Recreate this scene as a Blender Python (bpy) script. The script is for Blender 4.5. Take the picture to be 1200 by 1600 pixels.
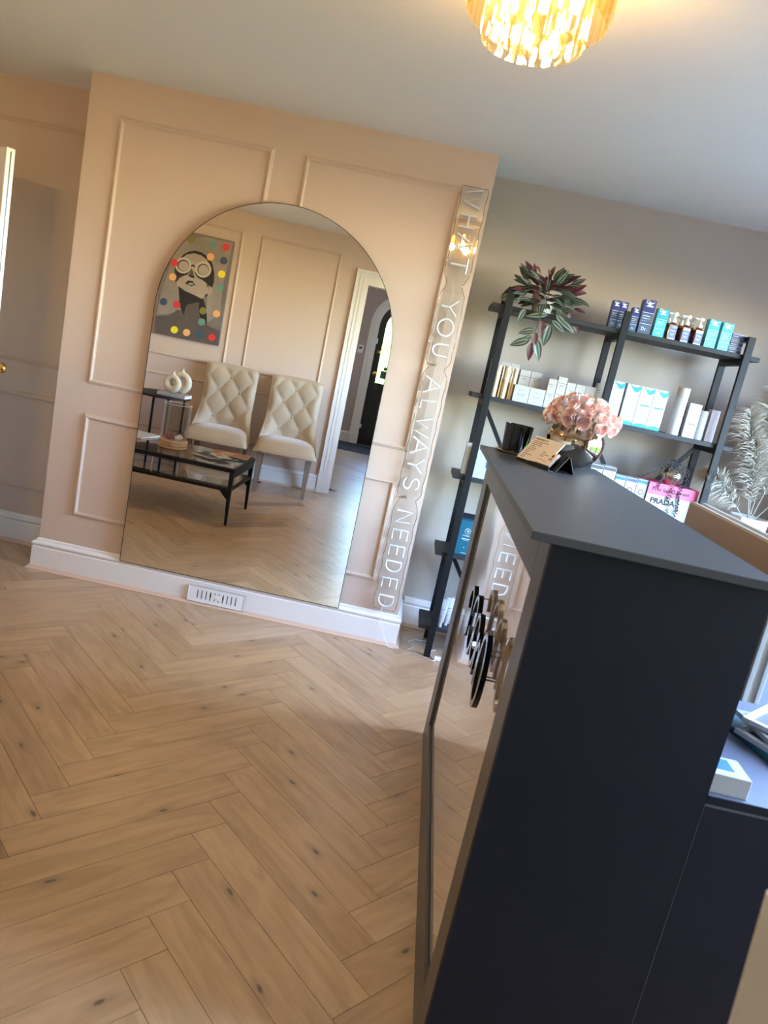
import bpy, bmesh, math, random
from mathutils import Vector, Matrix
random.seed(7)
for o in list(bpy.data.objects): bpy.data.objects.remove(o)
scn = bpy.context.scene
COL = scn.collection
PI = math.pi
# ------------------------------------------------------------------ camera
cam_d = bpy.data.cameras.new('camera'); cam = bpy.data.objects.new('camera', cam_d); COL.objects.link(cam)
Rt = Vector((0.97737117, 0.05718379, 0.20365564)); Up = Vector((-0.21095272, 0.1923158, 0.95839114)); Fw = Vector((-0.01563824, 0.97966558, -0.20002699))
CP = Vector((1.85205625, -3.70189631, 1.46218825))
cam.matrix_world = Matrix(((Rt.x, Up.x, -Fw.x, CP.x), (Rt.y, Up.y, -Fw.y, CP.y), (Rt.z, Up.z, -Fw.z, CP.z), (0, 0, 0, 1)))
cam_d.sensor_fit = 'HORIZONTAL'; cam_d.sensor_width = 36; cam_d.lens = 1132.207 / 1200 * 36
cam_d.clip_start = .02
cam_d.dof.use_dof = True; cam_d.dof.focus_distance = 3.6; cam_d.dof.aperture_fstop = 9.0
scn.camera = cam
# ------------------------------------------------------------------ world, lights, exposure
w = bpy.data.worlds.new('sky'); scn.world = w; w.use_nodes = True
wn = w.node_tree.nodes; wl = w.node_tree.links
bg = wn['Background']; sky = wn.new('ShaderNodeTexSky'); sky.sky_type = 'NISHITA'; sky.sun_disc = False
sky.sun_elevation = math.radians(50); sky.sun_rotation = math.radians(95); sky.dust_density = .4; sky.ozone_density = 2.0
tint = wn.new('ShaderNodeMix'); tint.data_type = 'RGBA'; tint.blend_type = 'MULTIPLY'; tint.inputs['Factor'].default_value = 1; tint.inputs['B'].default_value = (.95, .98, 1.07, 1)
wl.new(sky.outputs[0], tint.inputs['A']); wl.new(tint.outputs['Result'], bg.inputs[0]); bg.inputs[1].default_value = 8.8
scn.view_settings.view_transform = 'Standard'; scn.view_settings.look = 'None'
scn.view_settings.exposure = 0.21; scn.view_settings.gamma = 1.0; scn.view_settings.use_curve_mapping = False
def area(name, loc, rot, sx, sy, portal=True, power=0, col=(1, 1, 1)):
    d = bpy.data.lights.new(name, 'AREA'); d.shape = 'RECTANGLE'; d.size = sx; d.size_y = sy; d.energy = power; d.color = col
    if portal: d.cycles.is_portal = True
    o = bpy.data.objects.new(name, d); COL.objects.link(o); o.location = loc; o.rotation_euler = rot; return o
XR = 4.0                      # right hand wall
WY0, WY1, WZ0, WZ1 = -2.95, -.36, .66, 2.2
area('window_portal', (XR + .02, (WY0 + WY1) / 2, (WZ0 + WZ1) / 2), (0, math.radians(90), 0), WZ1 - WZ0, WY1 - WY0)
area('door_portal', (1.41, -8.2, 1.6), (math.radians(90), 0, 0), .7, 1.3)
CH1 = (1.932, -1.76, 2.262); CH2 = (-.12, -1.86, 2.2)
LAMP_W = 25.0
# ------------------------------------------------------------------ materials
def S(r, g, b):
    f = lambda c: ((c / 255 + .055) / 1.055) ** 2.4 if c > 10 else c / 255 / 12.92
    return (f(r), f(g), f(b), 1)
def mat(name, col, rough=.5, metal=0, var=.04, vs=6.0, bump=0.0, bs=80.0, **kw):
    m = bpy.data.materials.new(name); m.use_nodes = True; n = m.node_tree.nodes; l = m.node_tree.links
    p = n['Principled BSDF']; p.inputs['Roughness'].default_value = rough; p.inputs['Metallic'].default_value = metal
    for k, v in kw.items(): p.inputs[k.replace('_', ' ')].default_value = v
    tc = n.new('ShaderNodeTexCoord')
    if var:
        t = n.new('ShaderNodeTexNoise'); t.inputs['Scale'].default_value = vs; t.inputs['Detail'].default_value = 4
        l.new(tc.outputs['Object'], t.inputs['Vector'])
        mx = n.new('ShaderNodeMix'); mx.data_type = 'RGBA'
        mx.inputs['A'].default_value = tuple(c * (1 - var) for c in col[:3]) + (1,); mx.inputs['B'].default_value = tuple(min(1, c * (1 + var)) for c in col[:3]) + (1,)
        l.new(t.outputs['Fac'], mx.inputs['Factor']); l.new(mx.outputs['Result'], p.inputs['Base Color'])
    else: p.inputs['Base Color'].default_value = col
    if bump:
        t2 = n.new('ShaderNodeTexNoise'); t2.inputs['Scale'].default_value = bs; t2.inputs['Detail'].default_value = 3
        b = n.new('ShaderNodeBump'); b.inputs['Strength'].default_value = bump; b.inputs['Distance'].default_value = .002
        l.new(tc.outputs['Object'], t2.inputs['Vector']); l.new(t2.outputs['Fac'], b.inputs['Height']); l.new(b.outputs[0], p.inputs['Normal'])
    return m
M = {}
M['paint'] = mat('pink_beige_paint', S(196, 174, 157), .62, var=.02, vs=2, bump=.15, bs=220)
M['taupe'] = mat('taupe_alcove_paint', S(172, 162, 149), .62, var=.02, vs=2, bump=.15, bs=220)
M['hallpaint'] = mat('taupe_paint', S(176, 160, 152), .7, var=.02)
M['ceiling'] = mat('ceiling_paint', S(228, 225, 218), .8, var=.02, bump=.1, bs=150)
M['white'] = mat('white_gloss_paint', S(226, 222, 216), .28, var=.02, vs=9)
M['beading'] = mat('peach_beading', S(205, 176, 155), .45)
M['subfloor'] = mat('dark_brown_subfloor', S(70, 50, 34), .9)  # subfloor's own dark brown, seen between the planks
M['mirror'] = mat('mirror_silver', (.9, .9, .89, 1), .0, 1, var=0)
M['black'] = mat('black_powdercoat', S(15, 18, 21), .5, bump=.1, bs=300, Specular_IOR_Level=.3)
M['blackedge'] = mat('black_rim', S(25, 25, 27), .35)
M['shelf'] = mat('dark_grey_board', S(42, 44, 46), .55, var=.08, vs=12, bump=.1, bs=120, Specular_IOR_Level=.3)
M['slab'] = mat('slate_grey_laminate', S(52, 54, 58), .42, var=.07, vs=40, bump=.35, bs=160)
M['frame'] = mat('graphite_laminate', S(72, 67, 63), .38, var=.04)
M['navy'] = mat('navy_black_laminate', S(12, 16, 27), .62, var=.05, vs=3, bump=.12, bs=260, Specular_IOR_Level=.25)
M['desk'] = mat('desk_laminate', S(90, 98, 116), .35, var=.05, vs=30)
M['brass'] = mat('brass', S(205, 165, 80), .2, 1, var=0)
M['gold'] = mat('champagne_gold', S(206, 186, 152), .30, 1, var=.03)
M['goldcap'] = mat('bright_gold_cap', S(226, 216, 200), .18, 1, var=0)
M['chrome'] = mat('chrome', S(200, 200, 200), .12, 1, var=0)
M['smoke'] = mat('smoky_mirror_metal', S(172, 158, 140), .05, 1, var=0)
M['gloss'] = mat('black_gloss', S(9, 11, 16), .06, var=0)
M['plastic'] = mat('white_plastic', S(228, 228, 226), .35, var=.02)
M['tube'] = mat('silicone_neon_tube', S(205, 206, 208), .35, var=.02)
M['cream'] = mat('cream_vase', S(206, 198, 176), .6, bump=.2, bs=60)
M['wood'] = mat('pale_turned_wood', S(190, 150, 105), .5, var=.2, vs=20)
M['leg'] = mat('greywashed_wood_leg', S(128, 116, 102), .5, var=.1, vs=20)
M['velvet'] = mat('cream_velvet', S(174, 156, 130), .55, var=.06, vs=7, bump=.1, bs=90, Sheen_Weight=.5, Sheen_Roughness=.4)
M['nail'] = mat('nailhead', S(190, 175, 150), .3, 1, var=0)
M['w'] = mat('white_card', S(170, 173, 173), .5, var=.02)
M['w2'] = mat('warm_white_card', S(168, 164, 156), .5, var=.02)
M['pinkw'] = mat('pinkish_white_card', S(172, 166, 171), .45, var=.02)
M['navybox'] = mat('navy_card', S(38, 52, 112), .35, var=.1)
M['greybox'] = mat('slate_foil', S(74, 96, 122), .3, var=.15, vs=30)
M['tealbox'] = mat('turquoise_foil', S(40, 160, 178), .3, var=.12, vs=30)
M['cyan'] = mat('aqua_foil', S(80, 195, 215), .3, var=.2, vs=40)
M['blue'] = mat('bright_blue', S(35, 110, 180), .4)
M['bluelabel'] = mat('blue_label', S(52, 78, 158), .4, var=.1, vs=40)
M['amber'] = mat('amber_bottle', S(96, 48, 20), .1, var=0, Coat_Weight=.5)
M['teal'] = mat('deep_teal_card', S(22, 88, 104), .4, var=.05)
M['tealp'] = mat('teal_print', S(30, 140, 138), .5, var=.1)
M['ink'] = mat('dark_ink', S(30, 28, 30), .6, var=0)
M['greyink'] = mat('grey_ink', S(78, 80, 84), .6, var=0)
M['whiteink'] = mat('white_ink', S(235, 238, 240), .5, var=0)
M['peach'] = mat('peach_card', S(208, 196, 184), .5, var=.02)
M['book_pink'] = mat('pink_book_cloth', S(226, 98, 150), .5, var=.03)
M['paper'] = mat('paper_edges', S(225, 222, 214), .8)
M['rose'] = mat('blush_rose_petal', S(246, 220, 212), .6, var=.08, vs=40, Subsurface_Weight=.15, Subsurface_Scale=.01)
M['rosec'] = mat('deep_rose_heart', S(232, 172, 160), .6, var=.12, vs=60)
M['stem'] = mat('green_stem', S(70, 84, 50), .6)
M['imac'] = mat('tan_aluminium', S(140, 122, 108), .5, 0, var=.02)
M['pampas'] = mat('bleached_pampas', S(186, 180, 166), .9, var=.08)
M['hearts'] = mat('grey_heart_leaf', S(60, 55, 58), .6, var=.25, vs=90)
M['mat'] = mat('charcoal_coir', S(44, 46, 50), .95, var=.2, vs=90, bump=.6, bs=300)
M['blackdoor'] = mat('black_gloss_door', S(20, 21, 24), .3, var=0)
M['hedge'] = mat('hedge_leaves', S(150, 190, 76), .8, var=.45, vs=9)
M['lawn'] = mat('paving', S(104, 102, 98), .9, var=.1, vs=4)
M['ventshade'] = mat('vent_slot_shade_grey', S(150, 150, 150), .6)  # shading of the vent slots put into the slider colour
M['darkvoid'] = mat('vent_dark', S(30, 30, 32), .9, var=0)
M['red'] = mat('dot_red', S(205, 50, 55), .6, var=.05); M['yel'] = mat('dot_yellow', S(232, 214, 30), .6, var=.05)
M['oli'] = mat('dot_olive', S(122, 116, 52), .6, var=.05); M['ora'] = mat('dot_orange', S(226, 165, 105), .6, var=.05)
M['nav'] = mat('dot_navy', S(52, 76, 100), .6, var=.05); M['sea'] = mat('dot_seagreen', S(96, 140, 128), .6, var=.05)
M['pbg'] = mat('canvas_brushed_grey', S(112, 103, 98), .7, var=.38, vs=5)
M['pface'] = mat('canvas_face_grey', S(160, 146, 133), .7, var=.25, vs=9)
M['pshade'] = mat('canvas_shade_grey', S(84, 75, 71), .7, var=.22, vs=9)
M['pdark'] = mat('canvas_black', S(34, 28, 28), .7, var=.15)
M['plight'] = mat('canvas_cream', S(186, 174, 152), .7, var=.08)
M['shellred'] = mat('dried_flower_red', S(150, 70, 66), .7, var=.3, vs=50); M['shellbr'] = mat('dried_flower_brown', S(140, 96, 66), .7, var=.3, vs=50)
def glassmat(name, col=(1, 1, 1, 1), fres=1.45, tint=(.97, .98, .98, 1), rough=0.0):
    m = bpy.data.materials.new(name); m.use_nodes = True; n = m.node_tree.nodes; l = m.node_tree.links; n.remove(n['Principled BSDF'])
    t = n.new('ShaderNodeBsdfTransparent'); t.inputs[0].default_value = tint
    g = n.new('ShaderNodeBsdfGlossy'); g.inputs['Roughness'].default_value = rough; g.inputs['Color'].default_value = col
    lw = n.new('ShaderNodeLayerWeight'); lw.inputs[0].default_value = .5; pw = n.new('ShaderNodeMath'); pw.operation = 'POWER'; pw.inputs[1].default_value = 4; l.new(lw.outputs['Facing'], pw.inputs[0])
    f0 = ((fres - 1) / (fres + 1)) ** 2; f = n.new('ShaderNodeMath'); f.operation = 'MULTIPLY_ADD'; f.inputs[1].default_value = .9 - f0; f.inputs[2].default_value = f0; l.new(pw.outputs[0], f.inputs[0])
    x = n.new('ShaderNodeMixShader'); l.new(f.outputs[0], x.inputs[0]); l.new(t.outputs[0], x.inputs[1]); l.new(g.outputs[0], x.inputs[2])
    l.new(x.outputs[0], n['Material Output'].inputs[0]); return m
M['glass'] = glassmat('clear_glass', fres=1.6, tint=(.93, .93, .91, 1)); M['smokeglass'] = glassmat('grey_glass', fres=1.5, tint=(.62, .62, .60, 1))
M['acrylic'] = glassmat('clear_acrylic', fres=1.9, tint=(.97, .97, .96, 1))
M['acryledge'] = glassmat('acrylic_edge', fres=1.9, tint=(.62, .52, .44, 1))
M['pane'] = glassmat('window_glass', fres=1.45, tint=(.98, .99, .98, 1))
def amberglass():
    m = glassmat('amber_crystal', fres=1.6, tint=(1, .90, .66, 1)); n = m.node_tree.nodes; l = m.node_tree.links
    out = n['Material Output']; cur = out.inputs[0].links[0].from_node
    tr = n.new('ShaderNodeBsdfTranslucent'); tr.inputs[0].default_value = (1, .80, .45, 1)
    x = n.new('ShaderNodeMixShader'); x.inputs[0].default_value = .012; l.new(cur.outputs[0], x.inputs[1]); l.new(tr.outputs[0], x.inputs[2]); l.new(x.outputs[0], out.inputs[0]); return m
M['crystal'] = amberglass()
def emis(name, col, s):
    m = bpy.data.materials.new(name); m.use_nodes = True; p = m.node_tree.nodes['Principled BSDF']; p.inputs['Base Color'].default_value = col
    p.inputs['Emission Color'].default_value = col; p.inputs['Emission Strength'].default_value = s; return m
M['hall_fill_shade'] = emis('opal_fill_glow', (1, .97, .92, 1), 3)  # glowing shade of the added hall lamp
M['bulb'] = emis('warm_bulb', (1, .80, .55, 1), 9)
def marble():
    m = mat('cream_veined_stone', S(186, 166, 142), .07, var=0, Coat_Weight=1.0, Coat_IOR=1.9, Coat_Roughness=.015); n = m.node_tree.nodes; l = m.node_tree.links; p = n['Principled BSDF']
    tc = n.new('ShaderNodeTexCoord'); mp = n.new('ShaderNodeMapping'); mp.inputs['Rotation'].default_value = (.5, .3, .4); l.new(tc.outputs['Object'], mp.inputs[0])
    t = n.new('ShaderNodeTexNoise'); t.inputs['Scale'].default_value = 2.4; t.inputs['Detail'].default_value = 8; t.inputs['Distortion'].default_value = 1.8; l.new(mp.outputs[0], t.inputs[0])
    r = n.new('ShaderNodeValToRGB'); e = r.color_ramp.elements; e[0].position = .40; e[0].color = S(196, 176, 152); e[1].position = .52; e[1].color = S(190, 170, 146)
    a = e.new(.47); a.color = S(192, 172, 148); b = e.new(.485); b.color = S(132, 104, 78); c = e.new(.50); c.color = S(188, 168, 144)
    l.new(t.outputs['Fac'], r.inputs[0]); l.new(r.outputs[0], p.inputs['Base Color']); return m
M['marble'] = marble()
def plankmat():
    m = mat('oak_plank', S(196, 156, 112), .30, var=0, Specular_IOR_Level=.85, Coat_Weight=.25, Coat_Roughness=.35); n = m.node_tree.nodes; l = m.node_tree.links; p = n['Principled BSDF']
    tc = n.new('ShaderNodeTexCoord'); oi = n.new('ShaderNodeObjectInfo')
    cmb = n.new('ShaderNodeCombineXYZ'); ml = n.new('ShaderNodeMath'); ml.operation = 'MULTIPLY'; ml.inputs[1].default_value = 37.0; l.new(oi.outputs['Random'], ml.inputs[0])
    l.new(ml.outputs[0], cmb.inputs[0]); l.new(ml.outputs[0], cmb.inputs[2])
    ad = n.new('ShaderNodeVectorMath'); ad.operation = 'ADD'; l.new(tc.outputs['Object'], ad.inputs[0]); l.new(cmb.outputs[0], ad.inputs[1])
    mp = n.new('ShaderNodeMapping'); mp.inputs['Scale'].default_value = (2.2, 26, 1); l.new(ad.outputs[0], mp.inputs[0])
    g = n.new('ShaderNodeTexNoise'); g.inputs['Scale'].default_value = 1.6; g.inputs['Detail'].default_value = 7; g.inputs['Roughness'].default_value = .62; g.inputs['Distortion'].default_value = .7; l.new(mp.outputs[0], g.inputs[0])
    mp2 = n.new('ShaderNodeMapping'); mp2.inputs['Scale'].default_value = (1.6, 7, 1); l.new(ad.outputs[0], mp2.inputs[0])
    g2 = n.new('ShaderNodeTexNoise'); g2.inputs['Scale'].default_value = 1.8; g2.inputs['Detail'].default_value = 2; g2.inputs['Distortion'].default_value = 1.5; l.new(mp2.outputs[0], g2.inputs[0])
    rc = n.new('ShaderNodeValToRGB'); e = rc.color_ramp.elements; e[0].position = 0; e[0].color = S(158, 128, 96); e[1].position = 1; e[1].color = S(186, 160, 130)
    for ps, c in ((.07, S(142, 116, 90)), (.12, S(176, 146, 112)), (.35, S(180, 150, 116)), (.6, S(171, 142, 108)), (.8, S(184, 154, 118))):
        a = e.new(ps); a.color = c
    l.new(oi.outputs['Random'], rc.inputs[0])
    def mixc(a, b, fac, mode='MULTIPLY'):
        x = n.new('ShaderNodeMix'); x.data_type = 'RGBA'; x.blend_type = mode
        l.new(a, x.inputs['A'])
        if isinstance(b, tuple): x.inputs['B'].default_value = b
        else: l.new(b, x.inputs['B'])
        if isinstance(fac, float): x.inputs['Factor'].default_value = fac
        else: l.new(fac, x.inputs['Factor'])
        return x.outputs['Result']
    r1 = n.new('ShaderNodeValToRGB'); r1.color_ramp.elements[0].position = .35; r1.color_ramp.elements[0].color = (.80, .76, .70, 1); r1.color_ramp.elements[1].position = .62; r1.color_ramp.elements[1].color = (1, 1, 1, 1)
    l.new(g.outputs['Fac'], r1.inputs[0]); c = mixc(rc.outputs[0], r1.outputs[0], .75)
    r2 = n.new('ShaderNodeValToRGB'); r2.color_ramp.elements[0].position = .36; r2.color_ramp.elements[0].color = (.80, .77, .74, 1); r2.color_ramp.elements[1].position = .56; r2.color_ramp.elements[1].color = (1, 1, 1, 1)
    l.new(g2.outputs['Fac'], r2.inputs[0]); c = mixc(c, r2.outputs[0], .8)
    mp3 = n.new('ShaderNodeMapping'); mp3.inputs['Scale'].default_value = (3.0, 7.0, 1); l.new(ad.outputs[0], mp3.inputs[0])
    nz = n.new('ShaderNodeTexNoise'); nz.inputs['Scale'].default_value = 3; l.new(mp3.outputs[0], nz.inputs[0])
    av = n.new('ShaderNodeMix'); av.data_type = 'RGBA'; av.inputs['Factor'].default_value = .12; l.new(mp3.outputs[0], av.inputs['A']); l.new(nz.outputs['Color'], av.inputs['B'])
    v = n.new('ShaderNodeTexVoronoi'); v.voronoi_dimensions = '2D'; v.inputs['Scale'].default_value = 1.0; v.feature = 'F1'; l.new(av.outputs['Result'], v.inputs['Vector'])
    rk = n.new('ShaderNodeValToRGB'); rk.color_ramp.elements[0].position = .022; rk.color_ramp.elements[0].color = (1, 1, 1, 1); rk.color_ramp.elements[1].position = .15; rk.color_ramp.elements[1].color = (0, 0, 0, 1)
    a = rk.color_ramp.elements.new(.045); a.color = (.28, .28, .28, 1)
    l.new(v.outputs['Distance'], rk.inputs[0])
    sp = n.new('ShaderNodeSeparateColor'); l.new(v.outputs['Color'], sp.inputs[0]); th = n.new('ShaderNodeMath'); th.operation = 'GREATER_THAN'; th.inputs[1].default_value = .55; l.new(sp.outputs[0], th.inputs[0])
    mk = n.new('ShaderNodeMath'); mk.operation = 'MULTIPLY'; l.new(rk.outputs[0], mk.inputs[0]); l.new(th.outputs[0], mk.inputs[1])
    c = mixc(c, S(80, 66, 56), mk.outputs[0], 'MIX')
    l.new(c, p.inputs['Base Color'])
    b = n.new('ShaderNodeBump'); b.inputs['Strength'].default_value = .12; b.inputs['Distance'].default_value = .001; l.new(g.outputs['Fac'], b.inputs['Height']); l.new(b.outputs[0], p.inputs['Normal'])
    return m
M['plank'] = plankmat()
def leafmat():
    m = mat('striped_wandering_leaf', S(40, 56, 44), .45, var=0); n = m.node_tree.nodes; l = m.node_tree.links; p = n['Principled BSDF']
    tc = n.new('ShaderNodeTexCoord'); s = n.new('ShaderNodeSeparateXYZ'); l.new(tc.outputs['UV'], s.inputs[0])
    r = n.new('ShaderNodeValToRGB'); r.color_ramp.interpolation = 'LINEAR'; e = r.color_ramp.elements; e[0].position = 0; e[0].color = S(34, 46, 38); e[1].position = 1; e[1].color = S(34, 46, 38)
    for ps, c in ((.16, S(38, 54, 44)), (.24, S(116, 134, 118)), (.34, S(108, 126, 110)), (.42, S(40, 58, 46)), (.5, S(60, 52, 50)), (.58, S(40, 58, 46)), (.66, S(108, 126, 110)), (.76, S(116, 134, 118)), (.84, S(38, 54, 44))):
        a = e.new(ps); a.color = c
    l.new(s.outputs[1], r.inputs[0]); g = n.new('ShaderNodeNewGeometry'); x = n.new('ShaderNodeMix'); x.data_type = 'RGBA'; x.inputs['A'].default_value = S(72, 28, 36)
    l.new(g.outputs['Backfacing'], x.inputs['Factor']); l.new(r.outputs[0], x.inputs['B']); l.new(x.outputs['Result'], p.inputs['Base Color']); return m
M['leaf'] = leafmat()
M['maroon'] = mat('maroon_leaf', S(74, 30, 38), .5, var=.15, vs=30)
# ------------------------------------------------------------------ mesh helpers
class MB:
    def __init__(s): s.v = []; s.f = []; s.m = []; s.uv = None
    def add(s, vs, fs, mi=0, T=None):
        b = len(s.v)
        for a in vs:
            a = Vector(a)
            if T is not None: a = T @ a
            s.v.append(a)
        for f in fs: s.f.append([b + i for i in f]); s.m.append(mi)
    def box(s, a, b, mi=0, T=None, bev=0):
        x0, y0, z0 = a; x1, y1, z1 = b
        if not bev:
            s.add([(x0, y0, z0), (x1, y0, z0), (x1, y1, z0), (x0, y1, z0), (x0, y0, z1), (x1, y0, z1), (x1, y1, z1), (x0, y1, z1)],
                  [(3, 2, 1, 0), (4, 5, 6, 7), (0, 1, 5, 4), (1, 2, 6, 5), (2, 3, 7, 6), (3, 0, 4, 7)], mi, T); return
        bm = bmesh.new(); g = bmesh.ops.create_cube(bm, size=1)
        for v in g['verts']: v.co = Vector(((x0 + x1) / 2 + v.co.x * (x1 - x0), (y0 + y1) / 2 + v.co.y * (y1 - y0), (z0 + z1) / 2 + v.co.z * (z1 - z0)))
        bmesh.ops.bevel(bm, geom=list(bm.edges), offset=min(bev, .45 * min(x1 - x0, y1 - y0, z1 - z0)), segments=1, affect='EDGES')
        bm.verts.index_update(); s.add([v.co for v in bm.verts], [[v.index for v in f.verts] for f in bm.faces], mi, T); bm.free()
    def tube(s, pts, r, n=8, mi=0, T=None, closed=False, cap=True):
        pts = [Vector(p) for p in pts]; N = len(pts); rr = r if isinstance(r, (list, tuple)) else [r] * N
        vs = []; prev = None
        for i, p in enumerate(pts):
            if closed: d = pts[(i + 1) % N] - pts[i - 1]
            else: d = pts[min(i + 1, N - 1)] - pts[max(i - 1, 0)]
            d.normalize()
            if prev is None: u = d.orthogonal().normalized()
            else:
                u = prev - d * prev.dot(d)
                u = u.normalized() if u.length > 1e-6 else d.orthogonal().normalized()
            prev = u; w2 = d.cross(u)
            for k in range(n):
                a = 2 * PI * k / n; vs.append(p + (u * math.cos(a) + w2 * math.sin(a)) * rr[i])
        fs = []
        for i in range(N if closed else N - 1):
            j = (i + 1) % N
            for k in range(n): fs.append((i * n + k, i * n + (k + 1) % n, j * n + (k + 1) % n, j * n + k))
        if cap and not closed: fs.append(tuple(range(n - 1, -1, -1))); fs.append(tuple((N - 1) * n + k for k in range(n)))
        s.add(vs, fs, mi, T)
    def lathe(s, prof, n=24, mi=0, T=None, c=(0, 0, 0)):
        vs = []; fs = []; m = len(prof)
        for k in range(n):
            a = 2 * PI * k / n
            for r, z in prof: vs.append((c[0] + r * math.cos(a), c[1] + r * math.sin(a), c[2] + z))
        for k in range(n):
            for i in range(m - 1):
                a, b = k * m + i, ((k + 1) % n) * m + i
                if prof[i][0] < 1e-6 and prof[i + 1][0] < 1e-6: continue
                fs.append((a, b, b + 1, a + 1))
        s.add(vs, fs, mi, T)
    def prism(s, poly, d0, d1, mi=0, T=None):   # polygon in xz, thickness along y
        n = len(poly); vs = [(x, d0, z) for x, z in poly] + [(x, d1, z) for x, z in poly]
        fs = [tuple(range(n)), tuple(range(2 * n - 1, n - 1, -1))] + [(i, i + n, (i + 1) % n + n, (i + 1) % n) for i in range(n)]
        s.add(vs, fs, mi, T)
    def build(s, name, mats, parent=None, smooth=False, loc=None):
        me = bpy.data.meshes.new(name); me.from_pydata([tuple(a) for a in s.v], [], s.f)
        for m in (mats if isinstance(mats, (list, tuple)) else [mats]): me.materials.append(M[m] if isinstance(m, str) else m)
        if any(s.m): me.polygons.foreach_set('material_index', s.m)
        bm = bmesh.new(); bm.from_mesh(me); bmesh.ops.remove_doubles(bm, verts=bm.verts, dist=1e-6); bmesh.ops.recalc_face_normals(bm, faces=bm.faces); bm.to_mesh(me); bm.free()
        if smooth:
            me.polygons.foreach_set('use_smooth', [True] * len(me.polygons))
            try: me.set_sharp_from_angle(angle=math.radians(smooth if smooth > 1 else 40))
            except Exception: pass
        o = bpy.data.objects.new(name, me); COL.objects.link(o)
        if parent is not None: o.parent = parent
        if loc: o.location = loc
        return o
def tag(o, label, cat, group=None):
    o['label'] = label; o['category'] = cat
    if group: o['group'] = group
    return o
def thing(name, label, cat, loc=(0, 0, 0), rz=0, group=None, rot=None):
    o = bpy.data.objects.new(name, None); COL.objects.link(o); o.location = loc; o.rotation_euler = rot or (0, 0, rz); o.empty_display_size = .05
    return tag(o, label, cat, group)
def struct(o): o['kind'] = 'structure'; return o
def dup(root, loc, rz, label, group=None):
    def cp(o, par):
        c = o.copy(); COL.objects.link(c)
        if par: c.parent = par
        for ch in kids.get(o.name, []): cp(ch, c)
        return c
    kids = {}
    for o in list(bpy.data.objects):
        if o.parent: kids.setdefault(o.parent.name, []).append(o)
    r = cp(root, None); r.location = loc; r.rotation_euler = (0, 0, rz); r['label'] = label
    if group: r['group'] = group
    return r
def text(parent, name, s, m, x, y, z, width=None, size=.02, T=None, up=False, shear=0, ext=.0002, halign='CENTER', bold=0):
    """flat lettering in the local xz plane (reads facing -y), fitted to a width"""
    c = bpy.data.curves.new(name, 'FONT'); c.body = s; c.size = size; c.extrude = ext; c.align_x = halign; c.align_y = 'CENTER'; c.shear = shear; c.resolution_u = 2; c.offset = bold
    t = bpy.data.objects.new(name, c); COL.objects.link(t); bpy.context.view_layer.update()
    me = bpy.data.meshes.new_from_object(t.evaluated_get(bpy.context.evaluated_depsgraph_get())); bpy.data.objects.remove(t)
    xs = [v.co.x for v in me.vertices]; k = 1
    if width and xs: k = width / (max(xs) - min(xs))
    R0 = Matrix.Translation((x, y, z)) @ Matrix.Rotation(PI / 2, 4, 'X') @ Matrix.Diagonal((k, min(k, 1.6) if width else 1, 1, 1))
    me.transform(R0 if T is None else T @ R0); me.materials.append(M[m])
    o = bpy.data.objects.new(name, me); COL.objects.link(o); o.parent = parent; return o
def flat(parent, name, items, mats, y=-.0006, T=None):
    """thin printed shapes in xz just proud of a front face: items = (poly, material index)"""
    b = MB()
    for i, (poly, mi) in enumerate(items):
        yy = y - .00015 * (i % 3)
        b.prism(poly, yy, yy + .0004, mi, T)
    return b.build(name, mats, parent)
def rect(x0, x1, z0, z1): return [(x0, z0), (x1, z0), (x1, z1), (x0, z1)]
def circ(x, z, r, n=20, rz=None): return [(x + r * math.cos(2 * PI * k / n), z + (rz or r) * math.sin(2 * PI * k / n)) for k in range(n)]
# ------------------------------------------------------------------ the setting
W = 1.979; H = 2.5; DL = .335; DR = .36; XL = -1.6
PHI = -.0107; HX, HY, HS, HL = 1.4797, -.2984, .1662, .4986
FA = math.atan(-.147); FY = -3.5217
def fw(x, d=0.0, z=0.0):      # point on the front (opposite) wall by room x
    return Vector((x + d * .1454, FY - .147 * x + d * .9893, z))
b = MB(); b.box((XL - .1, -8.3, -.06), (XR + .1, .6, -.0125)); floor = struct(b.build('floor', 'subfloor'))
LEN, WID = HL * math.sqrt(2), HS / math.sqrt(2)
def plankmesh(poly):          # convex polygon in local xy, small arris, top at z=0
    n = len(poly); ins = []
    area2 = sum(poly[i][0] * poly[(i + 1) % n][1] - poly[(i + 1) % n][0] * poly[i][1] for i in range(n))
    if area2 < 0: poly = poly[::-1]
    def off(d):
        out = []
        for i in range(n):
            p0, p1, p2 = Vector(poly[i - 1]), Vector(poly[i]), Vector(poly[(i + 1) % n])
            a = (p1 - p0).normalized(); c = (p2 - p1).normalized(); na = Vector((-a.y, a.x)); nc = Vector((-c.y, c.x)); k = 1 + na.dot(nc)
            out.append(p1 + (na + nc) * (d / max(k, .3)))
        return out
    A = off(.0006); B = off(.0008); bb = MB()
    bb.add([(p.x, p.y, -.012) for p in A] + [(p.x, p.y, -.0012) for p in A] + [(p.x, p.y, 0) for p in B],
           [tuple(2 * n + i for i in range(n))] + [(i, (i + 1) % n, n + (i + 1) % n, n + i) for i in range(n)] + [(n + i, n + (i + 1) % n, 2 * n + (i + 1) % n, 2 * n + i) for i in range(n)])
    return bb
full = plankmesh([(-LEN / 2, -WID / 2), (LEN / 2, -WID / 2), (LEN / 2, WID / 2), (-LEN / 2, WID / 2)]).build('plank', 'plank'); full_me = full.data; bpy.data.objects.remove(full)
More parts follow.
